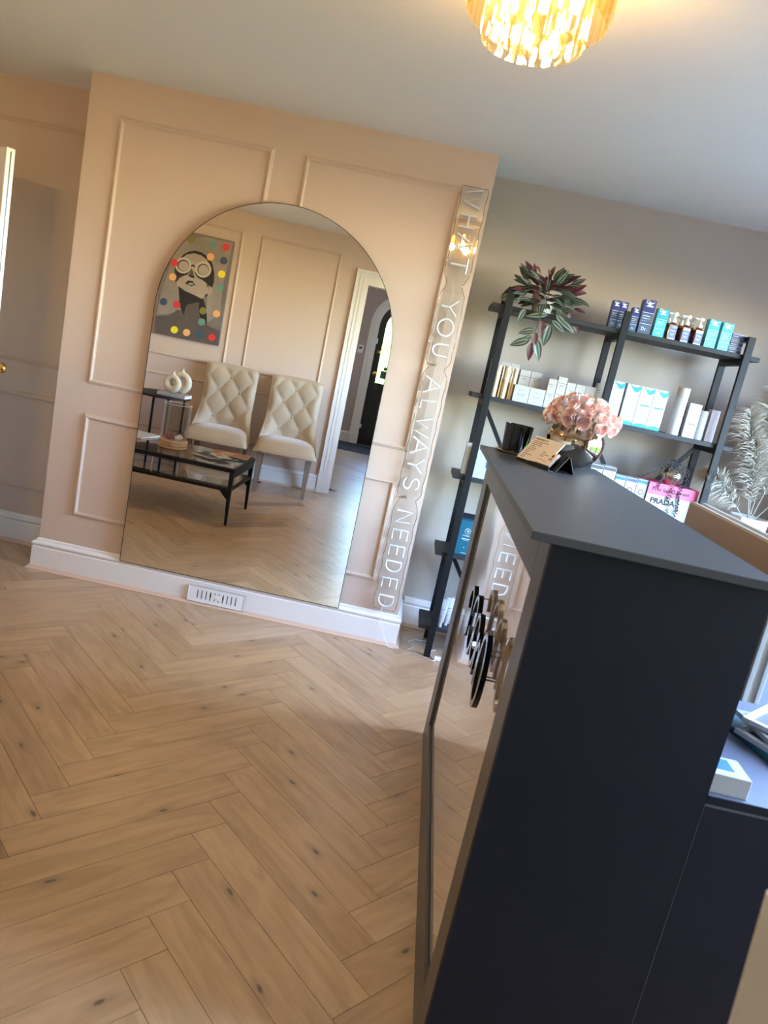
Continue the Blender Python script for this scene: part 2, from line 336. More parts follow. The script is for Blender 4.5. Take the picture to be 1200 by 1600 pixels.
def clip(poly, a, b_, c):     # keep a*x+b*y<=c
    out = []
    for i in range(len(poly)):
        p, q = poly[i], poly[(i + 1) % len(poly)]; fp = a * p[0] + b_ * p[1] - c; fq = a * q[0] + b_ * q[1] - c
        if fp <= 0: out.append(p)
        if fp * fq < 0: t = fp / (fp - fq); out.append((p[0] + t * (q[0] - p[0]), p[1] + t * (q[1] - p[1])))
    return out
rest = MB(); cph, sph = math.cos(PHI), math.sin(PHI); npl = 0
for nn in range(-4, 4):
    for kk in range(-14, 60):
        for kind in (0, 1):
            P = (HX + 2 * nn * HL, HY - kk * HS)
            if kind == 0: cx, cy, ang = P[0] + (HL + HS / 2) / 2, P[1] + (-HL + HS / 2) / 2, -PI / 4
            else: cx, cy, ang = P[0] - HL / 2 + HS / 4, P[1] - HL / 2 - HS / 4, PI / 4
            X, Y = cph * cx - sph * cy, sph * cx + cph * cy; A = ang + PHI; ca, sa = math.cos(A), math.sin(A)
            hall = Y < FY - .147 * X - .06
            if hall: x0, x1, y0, y1 = .46, 2.69, -7.08, 9
            else: x0, x1, y0, y1 = XL, XR, -20, .355
            quad = [(X + u * ca - v * sa, Y + u * sa + v * ca) for u, v in ((-LEN / 2, -WID / 2), (LEN / 2, -WID / 2), (LEN / 2, WID / 2), (-LEN / 2, WID / 2))]
            q2 = quad
            for cl in ((-1, 0, -x0), (1, 0, x1), (0, -1, -y0), (0, 1, y1)): q2 = clip(q2, *cl) if q2 else q2
            if not hall: q2 = clip(q2, -.147, -1, -FY + .16) if q2 else q2
            if len(q2) < 3: continue
            ar = abs(sum(q2[i][0] * q2[(i + 1) % len(q2)][1] - q2[(i + 1) % len(q2)][0] * q2[i][1] for i in range(len(q2)))) / 2
            if ar < 4e-4: continue
            loc = [((p[0] - X) * ca + (p[1] - Y) * sa, -(p[0] - X) * sa + (p[1] - Y) * ca) for p in q2]
            lc = [loc[0]]
            for p in loc[1:]:
                if (Vector(p) - Vector(lc[-1])).length > .003: lc.append(p)
            if (Vector(lc[0]) - Vector(lc[-1])).length < .003: lc.pop()
            if len(lc) < 3: continue
            vis = X < 2.3 and (not hall or .3 < X < 1.9) and not (hall and Y > 0)
            if vis and npl < 298:
                if q2 is quad or ar > .999 * LEN * WID: o = bpy.data.objects.new('plank', full_me); COL.objects.link(o)
                else: o = plankmesh(lc).build('plank', 'plank')
                o.parent = floor; o.location = (X, Y, 0); o.rotation_euler = (0, 0, A); npl += 1
            else:
                T = Matrix.Translation((X, Y, 0)) @ Matrix.Rotation(A, 4, 'Z'); bb = plankmesh(lc); rest.add(bb.v, bb.f, 0, T)
o = rest.build('plank', 'plank', floor); o['kind'] = 'stuff'
b = MB(); b.box((XL - .1, -8.3, H), (XR + .1, .6, H + .1)); struct(b.build('ceiling', 'ceiling'))
b = MB(); b.box((0, 0, 0), (W, .5, H)); w_ch = struct(b.build('wall_chimney', 'paint'))
b = MB(); b.box((XL, DL, 0), (0, .5, H)); w_al = struct(b.build('wall_alcove_left', 'paint'))
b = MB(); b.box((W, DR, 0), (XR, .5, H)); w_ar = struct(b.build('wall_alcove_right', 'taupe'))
b = MB(); b.box((XL - .1, -3.4, 0), (XL, .5, H)); struct(b.build('wall_left', 'paint'))
b = MB()
for a, c in (((XR, -4.3, 0), (XR + .22, .5, WZ0)), ((XR, -4.3, WZ1), (XR + .22, .5, H)), ((XR, -4.3, WZ0), (XR + .22, WY0, WZ1)), ((XR, WY1, WZ0), (XR + .22, .5, WZ1))): b.box(a, c)
struct(b.build('wall_right', 'paint'))
# windows: three casements with transoms
for i in range(3):
    y0 = WY0 + i * (WY1 - WY0) / 3; y1 = y0 + (WY1 - WY0) / 3; f = MB()
    for a, c in (((XR + .06, y0, WZ0), (XR + .13, y0 + .07, WZ1)), ((XR + .06, y1 - .07, WZ0), (XR + .13, y1, WZ1)), ((XR + .06, y0 + .07, WZ0), (XR + .13, y1 - .07, WZ0 + .07)), ((XR + .06, y0 + .07, WZ1 - .07), (XR + .13, y1 - .07, WZ1)), ((XR + .06, y0 + .07, 1.78), (XR + .13, y1 - .07, 1.84))): f.box(a, c, bev=.006)
    fo = struct(f.build('window_%d' % (i + 1), 'white'))
    for z0, z1 in ((WZ0 + .07, 1.78), (1.84, WZ1 - .07)):
        g = MB(); g.box((XR + .092, y0 + .07, z0), (XR + .097, y1 - .07, z1)); g.build('pane', 'pane', fo)
b = MB(); b.box((XR - .05, WY0 - .06, WZ0 - .03), (XR + .06, WY1 + .06, WZ0), bev=.006); struct(b.build('trim_1', 'white'))
# front (opposite) wall with the doorway
k = 1 / math.cos(FA); DI0, DI1, DZ = 1.11, 1.95, 2.12
def ls(x): return x * k
b = MB()
for a, c in (((ls(XL) - .1, -.13, 0), (ls(DI0), 0, H)), ((ls(DI0), -.13, DZ), (ls(DI1), 0, H)), ((ls(DI1), -.13, 0), (ls(XR) + .05, 0, H))): b.box(a, c)
w_fr = struct(b.build('wall_front', 'paint')); w_fr.location = (0, FY, 0); w_fr.rotation_euler = (0, 0, FA)
# moulded door frame: outer band and raised inner band
b = MB()
def uband(o0, o1, d0, d1, zt0):  # o = how far out from opening
    x0, x1 = ls(DI0), ls(DI1)
    b.box((x0 - o1, d0, 0), (x0 - o0, d1, DZ + o0)); b.box((x1 + o0, d0, 0), (x1 + o1, d1, DZ + o0)); b.box((x0 - o1, d0, DZ + o0), (x1 + o1, d1, DZ + o1))
uband(.0, .11, .0, .014, 0); uband(.078, .11, .014, .030, 0); uband(.045, .068, .014, .022, 0); uband(.012, .036, .014, .019, 0)
b.box((ls(DI0) - .115, 0, 0), (ls(DI0) + .001, .033, .19)); b.box((ls(DI1) - .001, 0, 0), (ls(DI1) + .115, .033, .19))
b.box((ls(DI0) - .001, -.135, 0), (ls(DI0) + .022, .014, DZ)); b.box((ls(DI1) - .022, -.135, 0), (ls(DI1) + .001, .014, DZ)); b.box((ls(DI0), -.135, DZ - .022), (ls(DI1), .014, DZ + .001))
o = struct(b.build('trim_2', 'white')); o.location = (0, FY, 0); o.rotation_euler = (0, 0, FA)
# wall mouldings: picture-frame panels
def moulding(parent, x0, x1, z0, z1, wd=.026, dp=.013, T=None, sgn=-1):
    b = MB(); prof = [(0, 0), (.003, dp * .45), (.009, dp * .6), (.013, dp), (.019, dp), (.022, dp * .5), (wd, dp * .35), (wd, 0)]
    cs = [(x0, z0, 1, 1), (x1, z0, -1, 1), (x1, z1, -1, -1), (x0, z1, 1, -1)]; vs = []; m = len(prof)
    for cx, cz, sx, sz in cs:
        for u, d in prof: vs.append((cx + sx * u, sgn * d, cz + sz * u))
    fs = [(i * m + j, ((i + 1) % 4) * m + j, ((i + 1) % 4) * m + j + 1, i * m + j + 1) for i in range(4) for j in range(m - 1)]
    b.add(vs, fs, 0, T); return b.build('panel_moulding', 'paint', parent)
for x0, x1 in ((.158, .925), (1.072, 1.845 + .075)):
    moulding(w_ch, x0, x1 if x0 < 1 else 1.85, 1.04, 2.33); moulding(w_ch, x0 + .005, (x1 if x0 < 1 else 1.825), .33, .885)
T = Matrix.Translation((0, DL, 0)); moulding(w_al, -1.45, -.06, 1.04, 2.30, T=T); moulding(w_al, -1.45, -.06, .32, .875, T=T)
for x0, x1 in ((-1.42, -.95), (-.86, -.09), (.068, .838)):
    moulding(w_fr, ls(x0), ls(x1), 1.045, 2.33, sgn=1); moulding(w_fr, ls(x0), ls(x1), .33, .885, sgn=1)
for x0, x1 in ((2.25, 3.0), (3.12, 3.85)): moulding(w_fr, ls(x0), ls(x1), 1.045, 2.33, sgn=1); moulding(w_fr, ls(x0), ls(x1), .33, .885, sgn=1)
# skirting boards
SK = [(0, 0), (.024, 0), (.024, .122), (.019, .127), (.019, .132), (.026, .138), (.027, .146), (.020, .153), (.012, .157), (.010, .166), (0, .171)]
BD = [(.024, 0), (.043, 0), (.043, .004), (.034, .010), (.030, .017), (.024, .019)]
def sweep(name, path, prof, m):
    b = MB(); n = len(path); vs = []; mm = len(prof)
    for i in range(n):
        p = Vector(path[i]); a = (p - Vector(path[i - 1])).normalized() if i else None; c = (Vector(path[i + 1]) - p).normalized() if i < n - 1 else None
        a = a or c; c = c or a; na = Vector((a.y, -a.x)); nc = Vector((c.y, -c.x)); off = (na + nc) / (1 + na.dot(nc))
        for d, z in prof: vs.append((p.x + off.x * d, p.y + off.y * d, z))
    fs = [(i * mm + j, (i + 1) * mm + j, (i + 1) * mm + (j + 1) % mm, i * mm + (j + 1) % mm) for i in range(n - 1) for j in range(mm)]
    fs += [tuple(range(mm)), tuple((n - 1) * mm + j for j in range(mm))]
    b.add(vs, fs); return struct(b.build(name, m))
pth = [(0, DL), (0, 0), (W, 0), (W, DR)]
sweep('baseboard_chimney', pth, SK, 'white'); sweep('trim_3', pth, BD, 'beading')
sweep('baseboard_alcove_left', [(XL, DL), (-.03, DL)], SK, 'white'); sweep('trim_4', [(XL, DL), (-.045, DL)], BD, 'beading')
sweep('baseboard_alcove_right', [(W + .03, DR), (XR, DR)], SK, 'white'); sweep('trim_5', [(W + .045, DR), (XR, DR)], BD, 'beading')
f0, f1, f2, f3 = fw(XL), fw(DI0 - .12), fw(DI1 + .12), fw(XR)
sweep('baseboard_front', [(f1.x, f1.y), (f0.x, f0.y)], SK, 'white'); sweep('baseboard_front_right', [(f3.x, f3.y), (f2.x, f2.y)], SK, 'white')
sweep('trim_6', [(f1.x, f1.y), (f0.x, f0.y)], BD, 'beading')
# open white door at the far left with a second leaf behind it
def leaf(name, x, y, ang, wd, label):
    d = thing(name, label, 'door', (x, y, .008), ang); d['kind'] = 'structure'
    b = MB(); b.box((-wd, -.02, 0), (0, .02, 2.045), bev=.002); b.build('door_panel', 'white', d)
    for z0, z1 in ((.25, .9), (1.15, 1.85)):
        q = MB(); q.box((-wd + .12, -.026, z0), (-.12, -.02, z1), bev=.004); q.build('raised_panel', 'white', d)
    q = MB(); q.lathe([(0, 0), (.024, 0), (.026, .004), (.010, .008), (.009, .03), (.022, .04), (.027, .052), (.022, .064), (0, .068)], 20, 0, Matrix.Translation((-.045, .02, 1.03)) @ Matrix.Rotation(-PI / 2, 4, 'X')); q.build('door_knob', 'brass', d, smooth=50)
    q = MB(); q.box((0, -.002, .02), (.0006, .0035, 2.03)); q.build('fire_seal_strip', 'blackedge', d)
    return d
leaf('door_1', -.236, -.20, math.radians(-37), .72, 'white panelled door leaf at the far left edge with brass knob')
# hall seen in the mirror
b = MB(); b.box((.33, -8.2, 0), (.45, -3.72, H)); struct(b.build('wall_hall_left', 'hallpaint'))
b = MB(); b.box((2.7, -8.2, 0), (2.82, -4.08, H)); struct(b.build('wall_hall_right', 'hallpaint'))
hl = thing('hall_fill_lamp', 'added flush ceiling light, unseen, brightening the hall beyond the doorway', 'ceiling light', (1.6, -5.7, H - .0005))  # lamp added to brighten the hall, no such fitting is seen
b = MB(); b.lathe([(0, 0), (.13, 0), (.13, -.02), (0, -.02)], 28); b.build('base_plate', 'chrome', hl, smooth=40)
b = MB(); b.lathe([(.12, -.02), (.11, -.05), (.07, -.075), (0, -.085)], 28); b.build('shade', 'hall_fill_shade', hl, smooth=60)
ld = bpy.data.lights.new('hall_fill_light', 'POINT'); ld.energy = 26; ld.color = (.95, .97, 1); ld.shadow_soft_size = .08; lo = bpy.data.objects.new('hall_fill_light', ld); COL.objects.link(lo); lo.parent = hl; lo.location = (0, 0, -.17)
HC, HSP, HY0 = 1.41, 1.9, -8.09
def arch(cx, r, z0, zs, n=20, x=None): return [(cx - r, z0), (cx - r, zs)] + [(cx - r * math.cos(PI * t / n), zs + r * math.sin(PI * t / n)) for t in range(1, n)] + [(cx + r, zs), (cx + r, z0)]
def archwall(b, cx, r, zs, x0, x1, z0, z1, d0, d1, n=20):
    b.box((x0, d0, z0), (cx - r, d1, z1)); b.box((cx + r, d0, z0), (x1, d1, z1))
    pts = [(cx - r * math.cos(PI * t / n), zs + r * math.sin(PI * t / n)) for t in range(n + 1)]
    for i in range(n): (xa, za), (xb, zb) = pts[i], pts[i + 1]; b.prism([(xa, za), (xb, zb), (xb, z1), (xa, z1)], d0, d1)
b = MB(); archwall(b, HC, .43, HSP, .33, 2.82, 0, H, HY0 - .14, HY0); struct(b.build('wall_hall_far', 'hallpaint'))
def archband(b, cx, r0, r1, zs, z0, d0, d1, n=24):
    b.box((cx - r1, d0, z0), (cx - r0, d1, zs)); b.box((cx + r0, d0, z0), (cx + r1, d1, zs))
    for i in range(n):
        t0, t1 = PI * i / n, PI * (i + 1) / n; b.prism([(cx - r0 * math.cos(t0), zs + r0 * math.sin(t0)), (cx - r1 * math.cos(t0), zs + r1 * math.sin(t0)), (cx - r1 * math.cos(t1), zs + r1 * math.sin(t1)), (cx - r0 * math.cos(t1), zs + r0 * math.sin(t1))], d0, d1)
b = MB(); archband(b, HC, .42, .56, HSP, 0, HY0, HY0 + .015); archband(b, HC, .52, .56, HSP, .18, HY0 + .015, HY0 + .035); archband(b, HC, .425, .47, HSP, .18, HY0 + .015, HY0 + .024)
b.box((HC - .565, HY0 + .014, 0), (HC - .415, HY0 + .038, .2)); b.box((HC + .415, HY0 + .014, 0), (HC + .565, HY0 + .038, .2)); struct(b.build('trim_7', 'white'))
sweep('baseboard_hall', [(.84, HY0), (.45, HY0)], SK, 'white')
dr = thing('door_3', 'black arched front door with arched glass pane, seen in mirror', 'door'); dr['kind'] = 'structure'
b = MB(); archwall(b, HC, .32, HSP, HC - .42, HC + .42, 1.02, 2.0, HY0 - .07, HY0 - .03)
b = MB()
r_, R_ = .32, .424
archband(b, HC, r_, R_, HSP, 1.02, HY0 - .07, HY0 - .03); b.box((HC - R_, HY0 - .07, .02), (HC + R_, HY0 - .03, 1.02)); b.build('door_panel', 'blackdoor', dr)
for zz in (.18, .56): q = MB(); q.box((HC - .3, HY0 - .03, zz), (HC - .03, HY0 - .022, zz + .3), bev=.004); q.box((HC + .03, HY0 - .03, zz), (HC + .3, HY0 - .022, zz + .3), bev=.004); q.build('raised_panel', 'blackdoor', dr)
b = MB(); b.prism(arch(HC, .325, 1.0, HSP), HY0 - .055, HY0 - .05); b.build('glass_pane', 'pane', dr)
b = MB()
for i in range(9): x = HC - .28 + i * .07; b.tube([(x, HY0 - .045, 1.02), (x, HY0 - .045, HSP + math.sqrt(max(0, .32 ** 2 - (x - HC) ** 2)))], .003, 5)
for i in range(15): z = 1.08 + i * .07; hw = .32 if z < HSP else math.sqrt(max(0, .32 ** 2 - (z - HSP) ** 2)); b.tube([(HC - hw, HY0 - .045, z), (HC + hw, HY0 - .045, z)], .003, 5)
b.build('leaded_lattice', 'chrome', dr)
b = MB(); b.lathe([(0, 0), (.03, 0), (.03, .005), (.012, .01), (.012, .03), (.028, .045), (.03, .055), (0, .07)], 16, 0, Matrix.Translation((1.055, HY0 - .03, 1.16)) @ Matrix.Rotation(-PI / 2, 4, 'X')); b.build('door_knob', 'brass', dr, smooth=50)
b = MB(); b.box((1.03, HY0 - .03, 1.475), (1.085, HY0 + .0, 1.525), bev=.004); b.tube([(1.06, HY0, 1.50), (1.085, HY0 + .015, 1.50)], .012, 10); b.build('night_latch', 'brass', dr)
b = MB(); b.box((.985, HY0 - .025, 1.62), (1.01, HY0 + .03, 1.70), bev=.003); b.box((.985, HY0 - .025, .27), (1.015, HY0 + .03, .33), bev=.003); b.build('door_sensor', 'plastic', dr)
b = MB(); b.prism(rect(HC - .26, HC - .14, 1.1, 1.22), HY0 - .049, HY0 - .048); b.prism(circ(HC - .2, 1.26, .028), HY0 - .049, HY0 - .048); b.build('window_sticker', 'greyink', dr)
b = MB(); b.box((HC - .42, HY0 - .1, 0), (HC + .42, HY0, .02)); struct(b.build('trim_8', 'chrome'))
b = MB(); b.box((.47, HY0 + .05, -.012), (2.68, -7.09, .006), bev=.003); tag(b.build('doormat', 'mat'), 'charcoal doormat inside the black front door, seen in mirror', 'mat')
t = thing('wall_thermostat', 'white wall box beside the arched front door, seen in mirror', 'thermostat', (.765, HY0, 1.49))
b = MB(); b.box((-.045, 0, -.065), (.045, .025, .065), bev=.008); b.build('cover', 'plastic', t)
b = MB(); b.box((-.025, .025, .0), (.025, .027, .035)); b.build('display', 'greyink', t)
# garden outside the windows
b = MB(); b.box((-20, -30, -.4), (30, 20, -.3)); struct(b.build('ground', 'lawn'))
def hedge(a, c, label):
    b = MB(); x0, y0, z0 = a; x1, y1, z1 = c; nx = max(1, int((x1 - x0) / .4)); ny = max(1, int((y1 - y0) / .4)); rn = random.Random(3)
    bm = bmesh.new(); g = bmesh.ops.create_cube(bm, size=1)
    for v in g['verts']: v.co = Vector(((x0 + x1) / 2 + v.co.x * (x1 - x0), (y0 + y1) / 2 + v.co.y * (y1 - y0), (z0 + z1) / 2 + v.co.z * (z1 - z0)))
    bmesh.ops.subdivide_edges(bm, edges=list(bm.edges), cuts=14, use_grid_fill=True)
    for v in bm.verts: v.co += Vector((rn.uniform(-1, 1), rn.uniform(-1, 1), rn.uniform(-1, 1))) * .16
    bm.verts.index_update(); b.add([v.co for v in bm.verts], [[v.index for v in f.verts] for f in bm.faces]); bm.free()
    return tag(b.build('hedge', 'hedge'), label, 'hedge')
hedge((9, -7, -.3), (10.2, 4, 1.2), 'green hedge outside the bay of windows'); hedge((-2, -13, -.3), (5, -12, 2.6), 'green hedge outside the arched front door, seen through its glass')
# ------------------------------------------------------------------ arched mirror
mr = thing('arched_mirror', 'large arched frameless mirror with thin black rim resting on skirting', 'mirror', (1.062, -.0, .15)); mr.rotation_euler = (.0048, 0, 0)
MR = .597; ap = arch(0, MR, 0, 1.34, 40)
b = MB(); b.prism(ap, -.032, -.028); b.build('mirror_glass', 'mirror', mr)
b = MB(); ap2 = arch(0, MR + .003, -.003, 1.34, 40)
n = len(ap)
b.add([(x, -.0325, z) for x, z in ap] + [(x, -.0325, z) for x, z in ap2] + [(x, -.024, z) for x, z in ap2] + [(x, -.024, z) for x, z in ap], [(i, (i + 1) % n, n + (i + 1) % n, n + i) for i in range(n)] + [(n + i, n + (i + 1) % n, 2 * n + (i + 1) % n, 2 * n + i) for i in range(n)] + [(2 * n + i, 2 * n + (i + 1) % n, 3 * n + (i + 1) % n, 3 * n + i) for i in range(n)])
b.build('rim', 'blackedge', mr)
b = MB(); b.prism(arch(0, MR - .03, .05, 1.34, 30), -.0275, -.015); b.build('backing_board', 'blackedge', mr)
# air vent
v = thing('air_vent', 'small white plastic air vent fixed to the skirting under the mirror', 'vent', (1.01, -.026, .06), rot=(0, .0, 0))
b = MB(); b.box((-.155, -.003, -.041), (.155, .003, .041)); b.build('back_box', 'darkvoid', v)
b = MB(); xs = [-.104 + .0232 * i for i in range(10)]
def slot(cx, z0, z1, r=.0042): return [(cx + r * math.cos(a), z1 + r * math.sin(a)) for a in [PI * t / 6 for t in range(7)]] + [(cx + r * math.cos(a), z0 + r * math.sin(a)) for a in [PI + PI * t / 6 for t in range(7)]]
zb = .024; segs = []; prevx = -.157
for i, cx in enumerate(xs):
    r = .0042
    b.box((prevx, -.010, -.043), (cx - r, -.005, .043)); prevx = cx + r
    b.box((cx - r, -.010, zb), (cx + r, -.005, .043)); b.box((cx - r, -.010, -.043), (cx + r, -.005, -zb))
    if i in (4, 5): b.box((cx - r, -.010, -.014), (cx + r, -.005, .014))
b.box((prevx, -.010, -.043), (.157, -.005, .043)); b.box((-.157, -.0115, .040), (.157, -.004, .043)); b.box((-.157, -.0115, -.043), (.157, -.004, -.040)); b.box((.152, -.012, -.043), (.157, -.004, .043)); b.box((-.157, -.012, -.043), (-.152, -.004, .043))
b.build('cover_plate', 'plastic', v)
b = MB()
for i, cx in enumerate(xs):
    if i not in (3, 6): b.box((cx - .004, -.006, -zb), (cx + .004, -.004, zb))
    else: b.box((cx - .004, -.006, -zb), (cx + .004, -.004, -.008)); b.box((cx - .004, -.006, .012), (cx + .004, -.004, zb))
b.build('slider', 'ventshade', v)
b = MB(); b.tube([(-.006, -.013, 0), (.012, -.013, 0)], .004, 8); b.build('slider_knob', 'plastic', v)
# ------------------------------------------------------------------ letter sign
sg = thing('letter_sign', 'clear acrylic neon-style letter sign running down the chimney wall edge', 'sign', (1.898, 0, 0))
ac = lambda cx, cy, rx, ry, a0, a1, n=10: [(cx + rx * math.cos(a0 + (a1 - a0) * i / n), cy + ry * math.sin(a0 + (a1 - a0) * i / n)) for i in range(n + 1)]
GL = {'W': [[(0, 1), (.27, 0), (.5, .8), (.73, 0), (1, 1)]], 'H': [[(.1, 0), (.1, 1)], [(.9, 0), (.9, 1)], [(.1, .5), (.9, .5)]], 'A': [[(0, 0), (.5, 1), (1, 0)], [(.2, .33), (.8, .33)]],
      'T': [[(0, 1), (1, 1)], [(.5, .97), (.5, 0)]], 'Y': [[(0, 1), (.5, .48), (1, 1)], [(.5, .46), (.5, 0)]], 'O': [ac(.5, .5, .52, .5, 0, 2 * PI, 24)[:-1] + ['c']],
      'U': [[(.08, 1), (.08, .38)] + ac(.5, .38, .42, .38, PI, 2 * PI, 12)[1:] + [(.92, 1)]], 'L': [[(.15, 1), (.15, 0), (.85, 0)]], 'S': [ac(.5, .74, .38, .26, .35, PI * 1.5, 12) + ac(.5, .24, .4, .25, PI * .5, -PI * .85, 12)[1:]],
      'N': [[(.1, 0), (.1, 1), (.9, 0), (.9, 1)]], 'E': [[(.88, 1), (.12, 1), (.12, 0), (.88, 0)], [(.14, .52), (.78, .52)]], 'D': [[(.12, 0), (.12, 1), (.4, 1)] + ac(.4, .5, .5, .5, PI / 2, -PI / 2, 14)[1:-1] + [(.4, 0), (.12, 0)]]}
LT = [('W', 2.283, .085), ('H', 2.178, .068), ('A', 2.081, .072), ('T', 1.977, .07), ('Y', 1.777, .078), ('O', 1.678, .078), ('U', 1.568, .068), ('A', 1.393, .078), ('L', 1.295, .06), ('W', 1.182, .105), ('A', 1.085, .082), ('Y', .986, .078), ('S', .889, .072), ('N', .711, .076), ('E', .613, .066), ('E', .526, .066), ('D', .441, .07), ('E', .348, .066), ('D', .248, .074)]
for ch, z, wd in LT:
    b = MB(); h = .078
    for st in GL[ch]:
        cl = st[-1] == 'c'; pp = st[:-1] if cl else st
        # rotate 90 deg clockwise: glyph x -> down, glyph y -> right
        P3 = [((q[1] - .5) * h, -.042, z - (q[0] - .5) * wd) for q in pp]
        b.tube(P3, .0052, 8, closed=cl)
    b.build('letter', 'tube', sg, smooth=60)
# acrylic outline
def wdt(z):
    words = [(2.325, 1.935), (1.82, 1.53), (1.435, .845), (.755, .205)]; bst = 0
    for z1, z0 in words:
        d = 0 if z0 <= z <= z1 else min(abs(z - z0), abs(z - z1)); bst = max(bst, math.exp(-(d / .045) ** 2))
    return .026 + (.034) * bst + .0025 * math.sin(z * 55)
zs = [.195 + i * (2.335 - .195) / 120 for i in range(121)]
ol = [(wdt(z) + .004, z) for z in zs] + [(-wdt(z), z) for z in reversed(zs)]
b = MB()
vs = []; N = len(zs)
for yy in (-.030, -.025):
    for i, z in enumerate(zs): vs += [(-wdt(z), yy, z), (wdt(z) + .004, yy, z)]
fs = []
for i in range(N - 1):
    a = 2 * i; fs += [(a, a + 1, a + 3, a + 2), (2 * N + a, 2 * N + a + 2, 2 * N + a + 3, 2 * N + a + 1), (a, a + 2, 2 * N + a + 2, 2 * N + a), (a + 1, 2 * N + a + 1, 2 * N + a + 3, a + 3)]
fs += [(0, 2 * N, 2 * N + 1, 1), (2 * N - 2, 2 * N - 1, 4 * N - 1, 4 * N - 2)]
b.add(vs, fs); b.build('acrylic_sheet', 'acrylic', sg)
b = MB(); b.tube([(x, -.0275, z) for x, z in ol], .0016, 6, closed=True); b.build('sheet_edge', 'acryledge', sg, smooth=60)
for ch, z, wd in LT:
    b = MB(); b.tube([(0, -.030, z), (0, -.040, z)], .002, 6); b.build('letter_pin', 'tube', sg)
for z, x in ((1.496, -.003), (.81, -.011), (2.32, .0), (.215, .0)):
    b = MB(); b.tube([(x, -.0005, z), (x, -.035, z)], [.006, .006], 12); b.build('standoff_screw', 'chrome', sg)
b = MB(); b.tube([(.0, -.031, .24), (-.012, -.034, .19), (.0, -.036, .12), (.03, -.050, .06), (.055, -.055, .02), (.068, -.055, .004), (.10, -.05, .003)], .0016, 6)
b.build('lead_wire', 'plastic', sg, smooth=60); b = MB(); b.tube([(-.01, -.022, 1.90), (.005, -.022, 1.84), (-.002, -.022, 1.80)], .0012, 5); b.build('lead_wire', 'plastic', sg, smooth=60)
# clear cable and adaptor on the floor
cb = thing('power_cable', 'thin clear power cable looped on the floor by the shelf foot', 'cable', (2.05, 0, 0))
b = MB(); pts = []
for i in range(26):
    t_ = i / 25; a = t_ * 5.2; pts.append((.06 + .16 * t_ + .05 * math.sin(a), -.05 - .09 * math.sin(a * .8) * (1 - .3 * t_) + .05 * t_, .004 + .002 * math.sin(a)))
b.tube(pts, .0022, 6); b.tube([(.02, -.03, .004), (.05, .02, .004), (.02, .09, .004), (.06, .14, .004), (.13, .15, .004), (.15, .2, .004)], .002, 6); b.build('cord', 'plastic', cb, smooth=60)
b = MB(); b.box((.16, -.10, .001), (.205, -.075, .022), bev=.004); b.build('adaptor', 'plastic', cb)
# ------------------------------------------------------------------ chandeliers
def chandelier(loc, label):
    c = thing('chandelier', label, 'chandelier', (loc[0], loc[1], loc[2]), group='amber prism chandeliers')
    top = H - loc[2]
    b = MB(); b.lathe([(0, top - .0005), (.16, top - .0005), (.16, top - .02), (.17, top - .024), (.17, top - .032), (0, top - .032)], 36); b.build('ceiling_plate', 'gold', c, smooth=40)
    b = MB()
    for r, z in ((.166, .250), (.118, .235), (.07, .22)):
        b.tube([(r * math.cos(2 * PI * i / 40), r * math.sin(2 * PI * i / 40), z) for i in range(40)], .004, 6, closed=True)
        for i in range(4): a = PI / 2 * i + .4; b.tube([(r * math.cos(a), r * math.sin(a), z), (r * math.cos(a), r * math.sin(a), top - .025)], .0025, 5)
    b.build('ring_frame', 'gold', c, smooth=50)
    pm = {}
    for r, n_, z0, z1 in ((.166, 32, .055, .246), (.118, 23, .0, .231), (.07, 13, -.0, .216)):
        L = z1 - z0
        if L not in pm:
            q = MB(); w_ = .0125; q.add([(-w_, -.004, 0), (w_, -.004, 0), (w_, .004, 0), (-w_, .004, 0), (0, -.011, .018), (-w_, -.004, L), (w_, -.004, L), (w_, .004, L), (-w_, .004, L), (0, -.011, L - .012)], [(3, 2, 1, 0), (0, 1, 4), (1, 6, 9, 4), (0, 4, 9, 5), (5, 9, 6), (5, 6, 7, 8), (1, 2, 7, 6), (3, 0, 5, 8), (2, 3, 8, 7)])
            po = q.build('prism', 'crystal'); pm[L] = po.data; bpy.data.objects.remove(po)
        for i in range(n_):
            a = 2 * PI * i / n_; o = bpy.data.objects.new('prism', pm[L]); COL.objects.link(o); o.parent = c; o.location = (r * math.cos(a), r * math.sin(a), z0); o.rotation_euler = (0, 0, a + PI / 2)
    for i in range(4):
        a = PI / 2 * i + .2; x, y = .093 * math.cos(a), .093 * math.sin(a)
        b = MB(); b.lathe([(0, .09), (.008, .095), (.014, .115), (.012, .14), (.006, .155), (0, .156)], 12, c=(x, y, 0)); b.build('bulb', 'bulb', c, smooth=60)
        b = MB(); b.tube([(x, y, .152), (x, y, top - .03)], .007, 8); b.build('lamp_holder', 'gold', c)
    for i in range(4):
        a = PI / 2 * i + .2
        ld = bpy.data.lights.new('bulb_light', 'POINT'); ld.energy = LAMP_W / 4; ld.color = (1, .90, .78); ld.shadow_soft_size = .025; lo = bpy.data.objects.new('bulb_light', ld); COL.objects.link(lo); lo.parent = c; lo.location = (.093 * math.cos(a), .093 * math.sin(a), .075)
    return c
chandelier(CH1, 'amber crystal prism chandelier on the ceiling at the top of the photo')
if True: chandelier(CH2, 'amber crystal prism chandelier over the waiting chairs, out of view')
